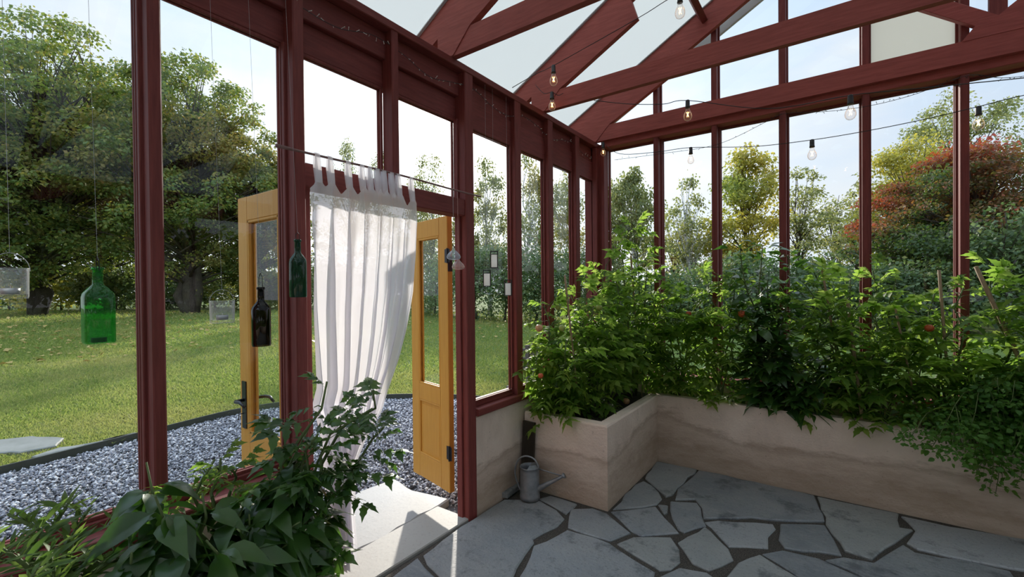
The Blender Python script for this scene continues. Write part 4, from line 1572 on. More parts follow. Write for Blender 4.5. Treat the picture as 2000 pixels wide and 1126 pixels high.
T_ = Thing('trailing_plant', 'leafy trailing plant spilling over the long concrete bed wall', 'plant', (0.75, 3.99, SO))
mb = MB()
P, D, Nn, S = [], [], [], []
for k in range(230):
    x0 = 0.52 + 1.15 * random.random() ** 0.7
    xe = x0 + random.gauss(0.02, 0.14)
    reach = random.uniform(0.0, 0.34)
    zd = SO + random.choice((random.uniform(-0.36, 0.1), random.uniform(-0.22, 0.2), random.uniform(-0.05, 0.6))) * (1 if xe > 0.66 else 0.35) + 0.05
    if xe < 0.7:
        zd = max(zd, 0.42)
    rise = random.uniform(0.15, 0.50)
    pts = []
    for i in range(9):
        t_ = i / 8
        y = 4.02 - (0.12 + reach) * min(1, t_ * 1.35)
        z = SO + (zd - SO) * t_ ** 2.4 + rise * math.sin(math.pi * min(1, t_ * 1.1)) * (1 - 0.35 * t_)
        if y < 3.93 and 3.70 < y and z < HB + 0.03 and t_ < 0.75:
            z = HB + 0.04
        if z < HB + 0.03:
            y = min(y, 3.865)
        pts.append(np.array([x0 + (xe - x0) * t_, y, max(z, 0.10)]))
    mb.tube(pts, [0.004 * (1 - 0.6 * i / 8) for i in range(9)], 5)
    for i in range(34):
        t_ = 0.15 + 0.85 * random.random()
        p = along(pts, t_)
        a = random.uniform(0, 6.28)
        d = np.array([math.cos(a), math.sin(a) - 0.35, random.uniform(-0.5, 0.4)])
        P.append(p + d * 0.02)
        if p[2] < HB + 0.02:
            P[-1][1] = min(P[-1][1], 3.86)
            d[1] = min(d[1], -0.05)
        D.append(d)
        Nn.append((random.gauss(0, .4), random.gauss(-0.4, .4), 1.0))
        S.append(random.uniform(0.045, 0.085))
T_.part('stem', mb, M_stem, smooth=True)
V, F, _ = scatter(*T_TRIFOL, np.array(P), np.array(D), np.array(Nn), np.array(S))
raw_mesh('foliage', V, F, L_trail, T_.o, T_.loc, smooth=True)

# stakes
def cane(p0, p1, r_, label, group='plant canes in the L-shaped bed'):
    mb = MB()
    p0, p1 = Vector(p0), Vector(p1)
    pts = [p0.lerp(p1, i / 8) for i in range(9)]
    mb.tube(pts, [r_ * (1.12 if i % 2 else 1.0) for i in range(9)], 8)
    o = mb.build('plant_cane', M_stick, loc=p0, smooth=True)
    tag(o, label, 'plant stake', group)


cane((1.10, 4.02, 0.45), ony(1906, 520, 3.98), 0.011, 'thick bamboo cane slanting beside the fifth gable post')
cane((0.62, 4.05, 0.45), ony(1834, 527, 4.02), 0.008, 'pale cane standing out above the leaves left of the fifth gable post')
cane((0.08, 4.05, 0.45), ony(1606, 528, 4.02), 0.007, 'thin dark cane left of the fourth gable post')
cane((0.16, 3.96, 0.45), ony(1655, 585, 3.95), 0.010, 'short brown stake among leaves under the fourth gable post')
cane((0.47, 3.97, 0.45), ony(1748, 598, 3.95), 0.006, 'thin leaning cane between the fourth and fifth gable posts')
cane((-1.60, 3.12, 0.45), onx(1103, 537, -1.62), 0.007, 'thin cane among the tomatoes nearest the door')
cane((-1.42, 3.98, 0.45), ony(1232, 500, 3.98), 0.008, 'cane holding the tallest tomato plant in the corner')

# loose tomatoes on the soil
for (u, v, r_, m, lab) in ((1145, 798, 0.030, M_tomgreen, 'yellow green tomato lying on the soil, beside its twin'), (1161, 799, 0.029, M_tomgreen, 'green tomato lying on the soil nearer the bed corner of the pair'),
                           (1223, 783, 0.030, M_tompink, 'pinkish tomato lying on the soil by the inner bed wall')):
    p = onz(u, v, SO + 0.03)
    mb = MB()
    mb.lathe([(0.001, -r_ * .9), (0.5 * r_, -0.8 * r_), (0.87 * r_, -0.45 * r_), (r_, 0), (0.9 * r_, 0.45 * r_), (0.55 * r_, 0.76 * r_), (0.18 * r_, 0.82 * r_), (0.001, 0.74 * r_)], p, 16)
    o = mb.build('fallen_tomato', m, loc=p, smooth=True)
    tag(o, lab, 'tomato', 'tomatoes fallen on the soil')

# foreground plants, left
def pepper_front():
    T = Thing('pepper_plant', 'big leaved dark pepper plant in the near bed', 'plant', (-1.60, 0.52, SO))
    mb = MB()
    P, D, Nn, S = [], [], [], []
    # leaf rosettes at the heights and places where shoots end, in the bed
    shoots = [onx(300, 905, -1.66), onx(330, 960, -1.5), onx(400, 960, -1.55), onx(470, 985, -1.55), onx(520, 985, -1.62), onx(590, 895, -1.62), onx(560, 960, -1.5), onx(420, 1050, -1.42), onx(500, 1060, -1.42),
              onx(350, 1060, -1.42), onx(580, 1010, -1.45), onx(610, 1075, -1.42), onx(260, 1080, -1.45), onx(300, 1020, -1.5), onx(540, 1110, -1.4), onx(440, 1120, -1.38), onx(350, 1130, -1.38), onx(600, 950, -1.5), onx(640, 1000, -1.52), onx(550, 935, -1.6), onx(592, 875, -1.62), onx(618, 840, -1.62), onx(525, 960, -1.6), onx(500, 1000, -1.5), onx(560, 1060, -1.42), onx(470, 1090, -1.4), onx(620, 900, -1.55), onx(300, 1120, -1.4), onx(250, 1125, -1.42), onx(600, 1120, -1.4)]
    for s in shoots:
        base = np.array([-1.62 + random.gauss(0, .05), min(0.60, max(0.2, s[1])) + random.gauss(0, .04), SO])
        ln = stem_line(base, s, 6, 0.015)
        mb.tube(ln, [0.008, 0.007, 0.006, 0.005, 0.004, 0.003], 6)
        for k in range(27):
            t_ = 0.35 + 0.55 * random.random() ** 0.6
            p = along(ln, t_)
            a = random.uniform(0, 6.28)
            el = random.uniform(-0.75, 0.25)
            d = np.array([math.cos(a) * math.cos(el), math.sin(a) * math.cos(el), math.sin(el)])
            if p[0] + d[0] * 0.15 < -1.9:
                d[0] = abs(d[0])
            P.append(p + d * 0.02)
            D.append(d)
            Nn.append((random.gauss(0, .35), random.gauss(0, .35), 1))
            S.append(random.uniform(0.085, 0.155))
    T.part('stem', mb, M_stem, smooth=True)
    V, F, _ = scatter(*T_OVATE, np.array(P), np.array(D), np.array(Nn), np.array(S))
    raw_mesh('foliage', V, F, L_pepper, T.o, T.loc, smooth=True)


pepper_front()
tp = [onx(735, 752, -1.52), onx(640, 745, -1.55), onx(690, 800, -1.5), onx(745, 825, -1.52), onx(632, 840, -1.53), onx(640, 870, -1.5), onx(620, 960, -1.5), onx(640, 1010, -1.48), onx(625, 920, -1.5)]
plant('tomato_plant', 'dark tomato plant reaching up in front of the curtain', 'plant', (-1.58, 0.74, SO), [tuple(x) for x in tp], 88, (0.08, 0.17), T_COMPOUND, L_pepper, None, lo=0.45, droop=0.5, clampbox=(-1.86, 0, -1, 1.6), outw=0.4)
plant('tomato_plant', 'young light green tomato shoot behind the pepper leaves, by the nearest post', 'plant', (-1.78, 0.66, SO), [tuple(onx(432, 890, -1.8)), tuple(onx(400, 905, -1.8)), tuple(onx(470, 905, -1.78))], 26, (0.07, 0.14), T_COMPOUND, L_tomato, None, lo=0.6, clampbox=(-1.9, 0, -1, 1.6), outw=0.4)
plant('narrow_leaved_bush', 'low bush with narrow grey green leaves at the picture corner', 'plant', (-1.60, 0.22, SO),
      [tuple(onx(u, v, x)) for u, v, x in ((20, 1000, -1.7), (60, 1030, -1.62), (110, 990, -1.75), (150, 1000, -1.8), (190, 1030, -1.72), (10, 1060, -1.5), (90, 1090, -1.5), (160, 1090, -1.55), (-30, 1040, -1.5), (40, 1120, -1.42), (210, 1010, -1.82))],
      620, (0.035, 0.075), T_NARROW, L_bush, None, lo=0.35, droop=-0.1, clampbox=(-1.9, 0, -1, 1.0), outw=0.5)
plant('small_herb', 'small bright leaved herb low beside the curtain foot', 'plant', (-1.50, 0.80, SO), [tuple(onx(u, v, x)) for u, v, x in ((625, 1085, -1.42), (650, 1105, -1.40), (610, 1120, -1.38), (640, 1125, -1.36))], 110, (0.03, 0.06), T_ROUND, L_trail, None, lo=0.4, outw=0.5)

# ------------------------------------------------------------------ small things
# watering can
cx, cy = -1.775, 2.665
K = Thing('watering_can', 'old galvanised watering can on the flagstones by the bed corner', 'watering can', (cx, cy, 0.003))
mb = MB()
R_ = 0.070
mb.lathe([(0.001, 0.008), (R_ - 0.004, 0.006), (R_ + 0.002, 0.004), (R_ + 0.002, 0.028), (R_, 0.034), (R_ - 0.003, 0.20), (R_ - 0.006, 0.222), (R_, 0.226), (R_, 0.232), (R_ - 0.006, 0.232), (R_ - 0.006, 0.20), (R_ - 0.004, 0.03), (0.001, 0.02)], (cx, cy, 0.003), 32)
K.part('body', mb, M_zinc, True)
sd = np.array([0.97, 0.22, 0]) / np.linalg.norm([0.97, 0.22, 0])
mb = MB()
s0 = np.array([cx, cy, 0.085]) + sd * 0.065
s1 = np.array([cx, cy, 0.20]) + sd * 0.245
mb.tube([s0, s0 + (s1 - s0) * 0.5, s1], [0.021, 0.014, 0.010], 14, cap=False)
mb.tube([s1 - (s1 - s0) * 0.02, s1 + (s1 - s0) * 0.06], [0.011, 0.020], 14)
K.part('spout', mb, M_zinc, True)
mb = MB()
c0 = np.array([cx, cy, 0.225]) + sd * 0.066
mb.tube([c0, c0 + (s1 - c0) * 0.95], 0.0045, 8)
K.part('brace', mb, M_zinc, True)
mb = MB()
hp = []
for a in np.linspace(-1.02, 2.75, 22):
    rr = 0.100
    q = np.array([cx, cy, 0.19]) + sd * (-0.010 - rr * math.sin(a + 0.35)) * 1.0 + np.array([0, 0, rr * math.cos(a + 0.35) * 1.12])
    hp.append(q)
hp = [np.array([cx, cy, 0.055]) - sd * 0.072, np.array([cx, cy, 0.10]) - sd * 0.095, np.array([cx, cy, 0.16]) - sd * 0.112, np.array([cx, cy, 0.22]) - sd * 0.108, np.array([cx, cy, 0.27]) - sd * 0.085,
      np.array([cx, cy, 0.298]) - sd * 0.045, np.array([cx, cy, 0.302]) + sd * 0.0, np.array([cx, cy, 0.285]) + sd * 0.04, np.array([cx, cy, 0.25]) + sd * 0.062, np.array([cx, cy, 0.228]) + sd * 0.066]
hp = smooth_line(hp, 4)
mb.tube(hp, 0.006, 10)
K.part('handle', mb, M_zinc, True)
mb = MB()
lv_ = [np.array([cx, cy, 0.236]) + sd * 0.008]
arc = []
perp = np.array([-sd[1], sd[0], 0])
for a in np.linspace(-1.45, 1.45, 13):
    arc.append(np.array([cx, cy, 0.236]) + (sd * math.cos(a) + perp * math.sin(a)) * (R_ - 0.001))
mid = [np.array([cx, cy, 0.252]) + (sd * math.cos(a) + perp * math.sin(a)) * R_ * 0.55 + sd * 0.008 for a in np.linspace(-1.45, 1.45, 13)]
mb.add(arc + mid, [(i, i + 1, 14 + i, 13 + i) for i in range(12)] + [tuple(range(13, 26))])
K.part('half_cover', mb, M_zinc)

# corner board and flat stone
mb = MB()
mb.beam((-1.885, 2.79, 0.0), (-1.872, 2.812, 0.50), 0.024, 0.105, (1, 0, 0), 0.003)
o = mb.build('wooden_board', M_board, loc=(-1.885, 2.79, 0))
tag(o, 'dark damp wooden board leaning in the corner behind the watering can', 'board')
mb = MB()
stone_poly(mb, [onz(956, 957, 0.035), onz(968, 939, 0.035), onz(1012, 938, 0.035), onz(1016, 946, 0.035), onz(990, 963, 0.035)], 0.038, 0.036, 0.004, 0.006)
o = mb.build('flat_stone', M_flag, loc=(-1.85, 2.6, 0.0))
tag(o, 'dark flat stone lying on the paving left of the watering can', 'stone')


# hanging bottles and candle jars
def hang_line(x, y, z0, z1, r_=0.0005):
    mb = MB()
    mb.tube([(x, y, z0), (-1.942 if z1 == 2.90 else x, y, z1 + 0.012 * (z1 == 2.90))], r_, 5)
    return mb


def bottle(name, label, x, y, z0, h, r_, mat, sq, hook, group, candle=None):
    T = Thing(name, label, 'bottle', (x, y, z0), group)
    mb = MB()
    nk = 0.19 * r_ / 0.036 * 0.075
    nr = max(0.0125, r_ * 0.36)
    prof = [(r_ * 0.94, 0.0), (r_, 0.006), (r_, h * 0.60), (r_ * 0.93, h * 0.655), (r_ * 0.62, h * 0.72), (nr * 1.05, h * 0.765), (nr, h * 0.80), (nr * 0.95, h * 0.955), (nr * 1.18, h * 0.96), (nr * 1.18, h * 0.99), (nr, h)]
    mb.lathe(prof, (x, y, z0), 28, sq=sq)
    T.part('bottle_body', mb, mat, True)
    mb = MB()
    lip = nr * 1.25
    zt = z0 + h
    mb.tube([(x - lip, y, zt - 0.012), (x - lip * .9, y, zt + hook * 0.7), (x, y, zt + hook), (x + lip * .9, y, zt + hook * 0.7), (x + lip, y, zt - 0.012)], 0.0013, 6)
    T.part('wire_loop', mb, M_wire)
    T.part('thread', hang_line(x, y, zt + hook, 2.90), M_thread)
    if candle:
        mb = MB()
        mb.lathe([(0.0, 0.002), (0.019, 0.002), (0.019, 0.016), (0.0, 0.016)], (x, y, z0), 18)
        o = mb.build('tea_light', M_iron, loc=(x, y, z0), smooth=False)
        tag(o, 'dark tea light standing inside the square green bottle' if candle == 1 else 'tea light inside the dark green bottle', 'tea light')


BGp = 'bottles hanging from threads'
z0 = onx(190, 669, -1.86)[2]
z1 = onx(190, 521, -1.86)[2]
y = onx(192, 600, -1.86)[1]
bottle('hanging_bottle', 'bright green square shouldered bottle hanging left of the nearest post', -1.86, y, z0, z1 - z0, 0.0365, M_green, 0.5, 0.03, BGp, 1)
z0 = onx(511, 675, -1.86)[2]
z1 = onx(507, 560, -1.86)[2]
y = onx(510, 617, -1.86)[1]
bottle('hanging_bottle', 'dark brown bottle hanging by a wire loop before the yellow door', -1.86, y, z0, z1 - z0, 0.0345, M_brown, 0.0, 0.055, BGp)
z0 = onx(582, 580, -1.86)[2]
z1 = onx(580, 467, -1.86)[2]
y = onx(582, 525, -1.86)[1]
bottle('hanging_bottle', 'dark green round bottle hanging before the curtain post', -1.86, y, z0, z1 - z0, 0.0345, M_dgreen, 0.0, 0.03, BGp)


def jar(label, u, v0, v1, hw, wax, x=-1.86, lab2=''):
    zb, zt = onx(u, v1, x)[2], onx(u, v0, x)[2]
    y = onx(u, (v0 + v1) / 2, x)[1]
    h = zt - zb
    T = Thing('candle_jar', label, 'candle holder', (x, y, zb), 'hanging candle jars')
    mb = MB()
    r_ = hw
    mb.lathe([(0.001, 0.0), (r_ * 0.93, 0.0), (r_ * 0.97, 0.006), (r_, h * 0.97), (r_ * 1.03, h), (r_ * 0.97, h), (r_ * 0.94, h * 0.97), (r_ * 0.91, 0.012), (0.001, 0.010)], (x, y, zb), 28)
    T.part('glass', mb, M_jar, True)
    mb = MB()
    mb.tube([(x, y + r_ * math.cos(a) * 1.04, zt - 0.008 + 0.050 * max(0, math.sin(a))) for a in np.linspace(0, math.pi, 15)], 0.0009, 6)
    T.part('wire_handle', mb, M_thread)
    T.part('thread', hang_line(x, y, zt + 0.042, 2.90), M_thread)
    L_ = Thing('tea_light', lab2, 'tea light', (x, y, zb + 0.0125))
    mb = MB()
    mb.lathe([(0.001, 0.0), (0.019, 0.0), (0.0195, 0.017), (0.018, 0.017)], (x, y, zb + 0.0125), 20)
    L_.part('cup', mb, M_tin, True)
    mb = MB()
    mb.lathe([(0.001, 0.001), (0.0178, 0.001), (0.0178, 0.0155), (0.001, 0.0155)], (x, y, zb + 0.0125), 20)
    mb.tube([(x, y, zb + 0.027), (x + 0.001, y, zb + 0.036)], 0.0008, 5)
    L_.part('wax', mb, wax)


jar('clear glass candle jar cut by the picture edge', 20, 523, 583, 0.037, M_pinkwax, lab2='pinkish tea light in the jar at the picture edge')
jar('clear glass candle jar hanging between nearest post and yellow door', 434, 587, 630, 0.041, M_wax, lab2='tea light in the jar between post and yellow door')


def ornament(label, u, v0, v1, mat, thr, x=-1.86):
    zb, zt = onx(u, v1, x)[2], onx(u, v0, x)[2]
    y = onx(u, (v0 + v1) / 2, x)[1]
    h = zt - zb
    T = Thing('glass_ornament', label, 'ornament', (x, y, zb), 'garlic shaped glass ornaments')
    mb = MB()
    seg = 24
    vs, fs = [], []
    prof = [(0.0, 0.06), (0.55, 0.0), (0.92, 0.10), (1.0, 0.25), (0.85, 0.45), (0.5, 0.65), (0.22, 0.80), (0.12, 1.0)]
    R_ = h * 0.52
    for (r_, z) in prof:
        for k in range(seg):
            a = 2 * math.pi * k / seg
            q = r_ * R_ * (1 + 0.13 * abs(math.cos(3 * a)) * (r_ > 0.15))
            vs.append((x + q * math.cos(a), y + q * math.sin(a), zb + z * h))
    for i in range(len(prof) - 1):
        for k in range(seg):
            k2 = (k + 1) % seg
            fs.append((i * seg + k, i * seg + k2, (i + 1) * seg + k2, (i + 1) * seg + k))
    mb.add(vs, fs)
    T.part('glass_bulb', mb, mat, True)
    T.part('thread', hang_line(x, y, zt - 0.004, RZ - 0.006, 0.0014), thr)


ornament('blue grey garlic shaped glass ornament hanging from the curtain rod', 886, 483, 507, M_orn_blue, M_thread, -1.905)
ornament('pink garlic shaped glass ornament hanging lower on the curtain rod', 895, 504, 526, M_orn_pink, M_pinkthread, -1.905)


def lantern(label, u, v0, v1, x=-1.958):
    zb, zt = onx(u, v1, x)[2], onx(u, v0, x)[2]
    y = onx(u, (v0 + v1) / 2, x)[1]
    h = zt - zb
    w = 0.024
    T = Thing('hanging_lantern', label, 'lantern', (x, y, zb), 'white lanterns in black wire frames')
    ax_ = Vector((CR[0], CR[1], 0)).normalized()
    ay_ = Vector((-CR[1], CR[0], 0)).normalized()
    ax_, ay_ = (ax_ + 0.1 * ay_).normalized(), (ay_ - 0.1 * ax_).normalized()
    O_ = Vector((x, y, 0))
    def Q(a, b, z):
        p = O_ + ax_ * a + ay_ * b
        return (p.x, p.y, z)
    mb = MB()
    for sx in (-1, 1):
        for sy in (-1, 1):
            mb.tube([Q(sx * w, sy * w, zb), Q(sx * w, sy * w, zt)], 0.0026, 6)
    for z in (zb + 0.002, zt - 0.002, zb + h * 0.80):
        mb.tube([Q(-w, -w, z), Q(w, -w, z), Q(w, w, z), Q(-w, w, z), Q(-w, -w, z)], 0.0024, 6)
    T.part('wire_frame', mb, M_wire)
    mb = MB()
    mb.beam(Q(0, 0, zb + 0.004), Q(0, 0, zb + h * 0.78), w * 1.66, w * 1.66, ay_, 0.004)
    T.part('white_candle', mb, M_frost)
    T.part('thread', hang_line(x, y, zt, 2.906, 0.0008), M_thread)


lantern('white hanging lantern in black wire frame, the topmost of three', 965, 490, 523)
lantern('white hanging lantern in black wire frame, the one nearest the door', 951, 527, 559)
lantern('white hanging lantern in black wire frame, the lowest, before the post', 992, 546, 577)


# ------------------------------------------------------------------ festoon lights
def sag(p0, p1, drop, n=14):
    p0, p1 = np.array(p0, float), np.array(p1, float)
    return [p0 + (p1 - p0) * i / n - np.array([0, 0, drop * 4 * (i / n) * (1 - i / n)]) for i in range(n + 1)]


def festoon(label, nodes, bulbs, leads=(), group='festoon light strings'):
    T = Thing('festoon_lights', label, 'string lights', nodes[0], group)
    mb = MB()
    mb.tube(smooth_line(nodes, 6), 0.0026, 6)
    for ld in leads:
        mb.tube(smooth_line(ld, 5), 0.0022, 6)
    T.part('cable', mb, M_black, True)
    for p, s in bulbs:
        x, y, z = p
        mb = MB()
        mb.lathe([(0.001, 0.004), (0.012, 0.002), (0.015, -0.006), (0.016, -0.046), (0.0175, -0.048), (0.0175, -0.056), (0.001, -0.056)], (x, y, z), 16)
        bs = T.part('bulb', mb, M_black, True)
        mb = MB()
        zz = z - 0.056
        prof = [(0.012, 0.0), (0.0135, -0.012), (0.018, -0.026), (0.026, -0.042), (0.0295, -0.058), (0.0285, -0.072), (0.022, -0.085), (0.012, -0.092), (0.001, -0.094)]
        mb.lathe([(r_ * s, zz_ * s) for r_, zz_ in prof], (x, y, zz), 20)
        T.sub(bs, 'bulb_glass', mb, M_bulbglass, True, 'clear glass bulb')
        mb = MB()
        fil = [(x + 0.009 * s * math.cos(k * 2.4), y + 0.009 * s * math.sin(k * 2.4), zz - s * (0.030 + 0.034 * (k % 2))) for k in range(9)]
        mb.tube(fil, 0.0013, 5)
        T.sub(bs, 'filament', mb, M_fil, False, 'glowing orange filament')


# top of the socket is where the cable passes
Y1 = 2.95
b1, b2 = ony(1081, 128, Y1), ony(1328, -12, Y1)
festoon('festoon bulb string slanting up across the middle truss', [np.array([-1.92, 2.70, 2.97]), ony(1049, 143, Y1) , b1, ony(1245, 36, Y1), b2, ony(1480, -60, Y1)], [(b1, 1.0), (b2, 1.05)])
Y2 = 3.48
c0, c1, c2 = ony(1078, 180, 3.10), ony(1343, 196, Y2), ony(1661, 186, Y2)
festoon('festoon bulb string passing behind the middle truss to the gable header', [ony(1160, 196, 3.24), ony(1230, 203, 3.36), ony(1296, 203, Y2), c1, ony(1500, 212, Y2), c2, ony(1800, 172, Y2), ony(2000, 152, Y2), ony(2200, 130, Y2)],
        [(c0, 0.95), (c1, 1.0), (c2, 1.0)], [[ony(1046, 166, 3.16), ony(1062, 182, 3.12), c0, ony(1090, 186, 3.14), ony(1100, 182, 3.172)]])
Y3 = 4.08
d0, d1, d2, d3 = ony(1178, 278, 4.10), ony(1349, 288, Y3), ony(1586, 273, Y3), ony(1911, 208, Y3)
festoon('festoon bulb string hanging lowest, along the gable windows', [d0, ony(1210, 300, Y3), ony(1280, 297, Y3), d1, ony(1470, 286, Y3), d2, ony(1690, 256, Y3), ony(1800, 234, Y3), d3, ony(2000, 186, Y3), ony(2200, 150, Y3)],
        [(d0, 0.8), (d1, 0.9), (d2, 1.0), (d3, 1.0)])


def fairy(label, nodes, n, tipmat, group='fairy light wires'):
    T = Thing('fairy_lights', label, 'string lights', nodes[0], group)
    ln = smooth_line(nodes, 8)
    mb = MB()
    mb.tube(ln, 0.0018, 5)
    T.part('wire', mb, M_wire)
    mb = MB()
    for i in range(n):
        p = along(ln, (i + 0.5) / n)
        d = np.array([random.gauss(0, 1), random.gauss(0, 1), random.gauss(0, 1)])
        d = d / np.linalg.norm(d) * random.uniform(0.012, 0.024)
        mb.tube([p, p + d * 0.7, p + d], [0.0010, 0.0014, 0.0024], 5)
    o = T.part('led_tips', mb, tipmat)
    o['kind'] = 'stuff'


fairy('thin fairy light wire draped along the gable header', [ony(u, v, 4.14) for u, v in ((1200, 312), (1290, 300), (1400, 282), (1500, 236), (1530, 222), (1590, 219), (1650, 214), (1720, 202), (1790, 183), (1850, 160), (1900, 146), (1960, 152), (2050, 142), (2200, 120))], 80, M_wire)
fairy('thin fairy light wire tacked along the door wall plate', [np.array([-1.96, y_, 2.80 + 0.035 * math.sin(9 * y_)]) for y_ in np.linspace(0.7, 4.1, 18)], 80, M_led)

# ------------------------------------------------------------------ garden things outside
B = Thing('garden_bench', 'dark slatted garden bench on the lawn, half hidden by a post', 'bench', (-5.2, 8.3, -0.04))
bp = onz(1003, 790, -0.04)
bx, by = onx(1001, 752, -2.6)[0], onx(1001, 752, -2.6)[1]
B.o.location = (0, 0, 0)
B.loc = Vector((0, 0, 0))
q = ond(1000, 752, 5.4)
qx, qy = q[0], q[1]
zb = -0.05
mb = MB()
for k in range(3):
    mb.box((qx - 0.05, qy - 0.05 + 0.1 * k, 0.30), (qx + 1.0, qy + 0.03 + 0.1 * k, 0.335), 0.003)
B.part('seat', mb, M_bench)
mb = MB()
for k in range(3):
    mb.box((qx - 0.05, qy + 0.28, 0.46 + 0.11 * k), (qx + 1.0, qy + 0.30, 0.53 + 0.11 * k), 0.003)
B.part('backrest', mb, M_bench)
for (lx, ly, hz) in ((0.03, 0.0, 0.30), (0.90, 0.0, 0.30), (0.03, 0.26, 0.80), (0.90, 0.26, 0.80)):
    mb = MB()
    mb.box((qx + lx, qy + ly - 0.02, zb), (qx + lx + 0.05, qy + ly + 0.02, hz), 0.003)
    B.part('leg', mb, M_bench)
for ch in B.o.children:
    for vtx in ch.data.vertices:
        vtx.co -= Vector((qx, qy, zb))
B.o.location = (qx, qy, zb)

# ------------------------------------------------------------------ trees
def tube_np(mb, pts, r0, r1, seg=7):
    n = len(pts)
    mb.tube(pts, [r0 + (r1 - r0) * i / (n - 1) for i in range(n)], seg)


def tree(name, label, base, height, rx, z_low, n_leaf, leaf, mat, trunk_r, bark=None, clumps=60, flat=0.45, clump_r=0.24, tint=None, group=None, tmpl=T_TREE, shape=0.9, lean=0.0, up=0.6, droop=0.0, cat='tree', crown_cx=0.0, forks=1):
    """a tree with its own trunk, limbs and leaves; the crown is an egg from z_low to height filled with leaf clumps"""
    bx, by = base
    bz = float(ground(bx, by)) - 0.1
    T = Thing(name, label, cat, (bx, by, bz), group)
    R = np.random.default_rng(abs(hash(label)) % 2 ** 31 if False else sum(ord(ch) * (i + 3) for i, ch in enumerate(label)))
    cz = (z_low + height) / 2
    hz = (height - z_low) / 2
    C_ = np.array([bx + crown_cx, by, bz + cz])
    u = nrm(R.normal(0, 1, (clumps, 3)))
    rad = R.random(clumps) ** (1 / 2.4)
    cc = u * rad[:, None]
    # egg: wider below the middle
    wid = 1.0 - shape * 0.45 * np.clip(cc[:, 2], -1, 1) - 0.25 * (cc[:, 2] < -0.5)
    cpos = C_ + np.stack([cc[:, 0] * rx * wid, cc[:, 1] * rx * wid, cc[:, 2] * hz * 0.92], 1)
    mb = MB()
    tops = [np.array([bx + lean + R.normal(0, .15) + crown_cx * .7, by + R.normal(0, .2), bz + height * 0.88])]
    for _ in range(forks - 1):
        tops.append(np.array([bx + crown_cx + R.uniform(-.45, .45) * rx, by + R.uniform(-.45, .45) * rx, bz + height * R.uniform(0.62, 0.78)]))
    trunks = []
    for k, tp_ in enumerate(tops):
        b0 = np.array([bx + (0.12 * k * trunk_r), by, bz])
        ln = [b0 + (tp_ - b0) * i / 9 + np.array([R.normal(0, .012 * height), R.normal(0, .012 * height), 0]) * (i > 0) for i in range(10)]
        trunks.append(ln)
        mb.tube(ln, [trunk_r * (1.2 if i == 0 else 1.0) * (1 - i / 9.0) ** 1.6 + 0.012 for i in range(10)], 9)
    for i in range(clumps):
        c = cpos[i]
        ln = trunks[i % len(trunks)]
        h_ = np.clip((c[2] - bz) * (0.55 + 0.25 * R.random()) / (ln[-1][2] - bz), 0.12, 0.97)
        p = along(ln, h_)
        m_ = (p + c) / 2 + np.array([0, 0, -droop * 0.3 + 0.06 * np.linalg.norm(c - p)])
        tube_np(mb, [p, m_, c], trunk_r * 0.26 * (1 - 0.6 * h_) + 0.006, 0.006, 5)
    T.part('trunk', mb, bark or M_bark, smooth=True)
    per = R.integers(0, clumps, n_leaf)
    cr_ = clump_r * rx * (0.7 + 0.6 * R.random(clumps))
    o = nrm(R.normal(0, 1, (n_leaf, 3))) * (R.random(n_leaf) ** (1 / 2.2))[:, None]
    o[:, 2] *= flat
    rr = np.hypot(o[:, 0], o[:, 1])
    o[:, 2] -= 0.18 * rr ** 2 + droop * R.random(n_leaf)
    pos = cpos[per] + o * cr_[per][:, None]
    dv = nrm(np.stack([o[:, 0], o[:, 1], -0.35 - droop + 0 * o[:, 0]], 1) + R.normal(0, .55, (n_leaf, 3)))
    nn = np.stack([R.normal(0, .5, n_leaf), R.normal(0, .5, n_leaf), np.full(n_leaf, up)], 1) + 0.5 * np.stack([o[:, 0], o[:, 1], 0 * o[:, 0]], 1)
    s = R.uniform(0.7, 1.3, n_leaf) * leaf
    tv = tint(pos - np.array([bx, by, bz]), R) if tint is not None else np.zeros(n_leaf)
    tnoise = np.clip(tv + R.normal(0, .12, n_leaf) * (tv > 0.02), 0, 1)
    V, F, tt = scatter(*tmpl, pos, dv, nn, s, tnoise)
    raw_mesh('crown', V, F, mat, T.o, T.loc, tint=tt)
    return T


def at(u, d):
    """ground position seen at picture column u, d metres out along the view axis"""
    p = CO + (CF + (u - PPX) / FPX * CR) * d
    return (float(p[0]), float(p[1]))


def hgt(v, d):
    """height above the ground there of what shows at picture row v"""
    return (566 - v) / FPX * d + EYE


def patchy(f, amt):
    def g(p, R):
        w = R.normal(0, 1, 3)
        s_ = np.sin(p[:, 0] * 0.9 * f + 3 * w[0]) + np.sin(p[:, 1] * 0.8 * f + 3 * w[1]) + np.sin(p[:, 2] * 1.1 * f + 3 * w[2])
        return np.clip((s_ - 0.9) * amt, 0, 0.95)
    return g


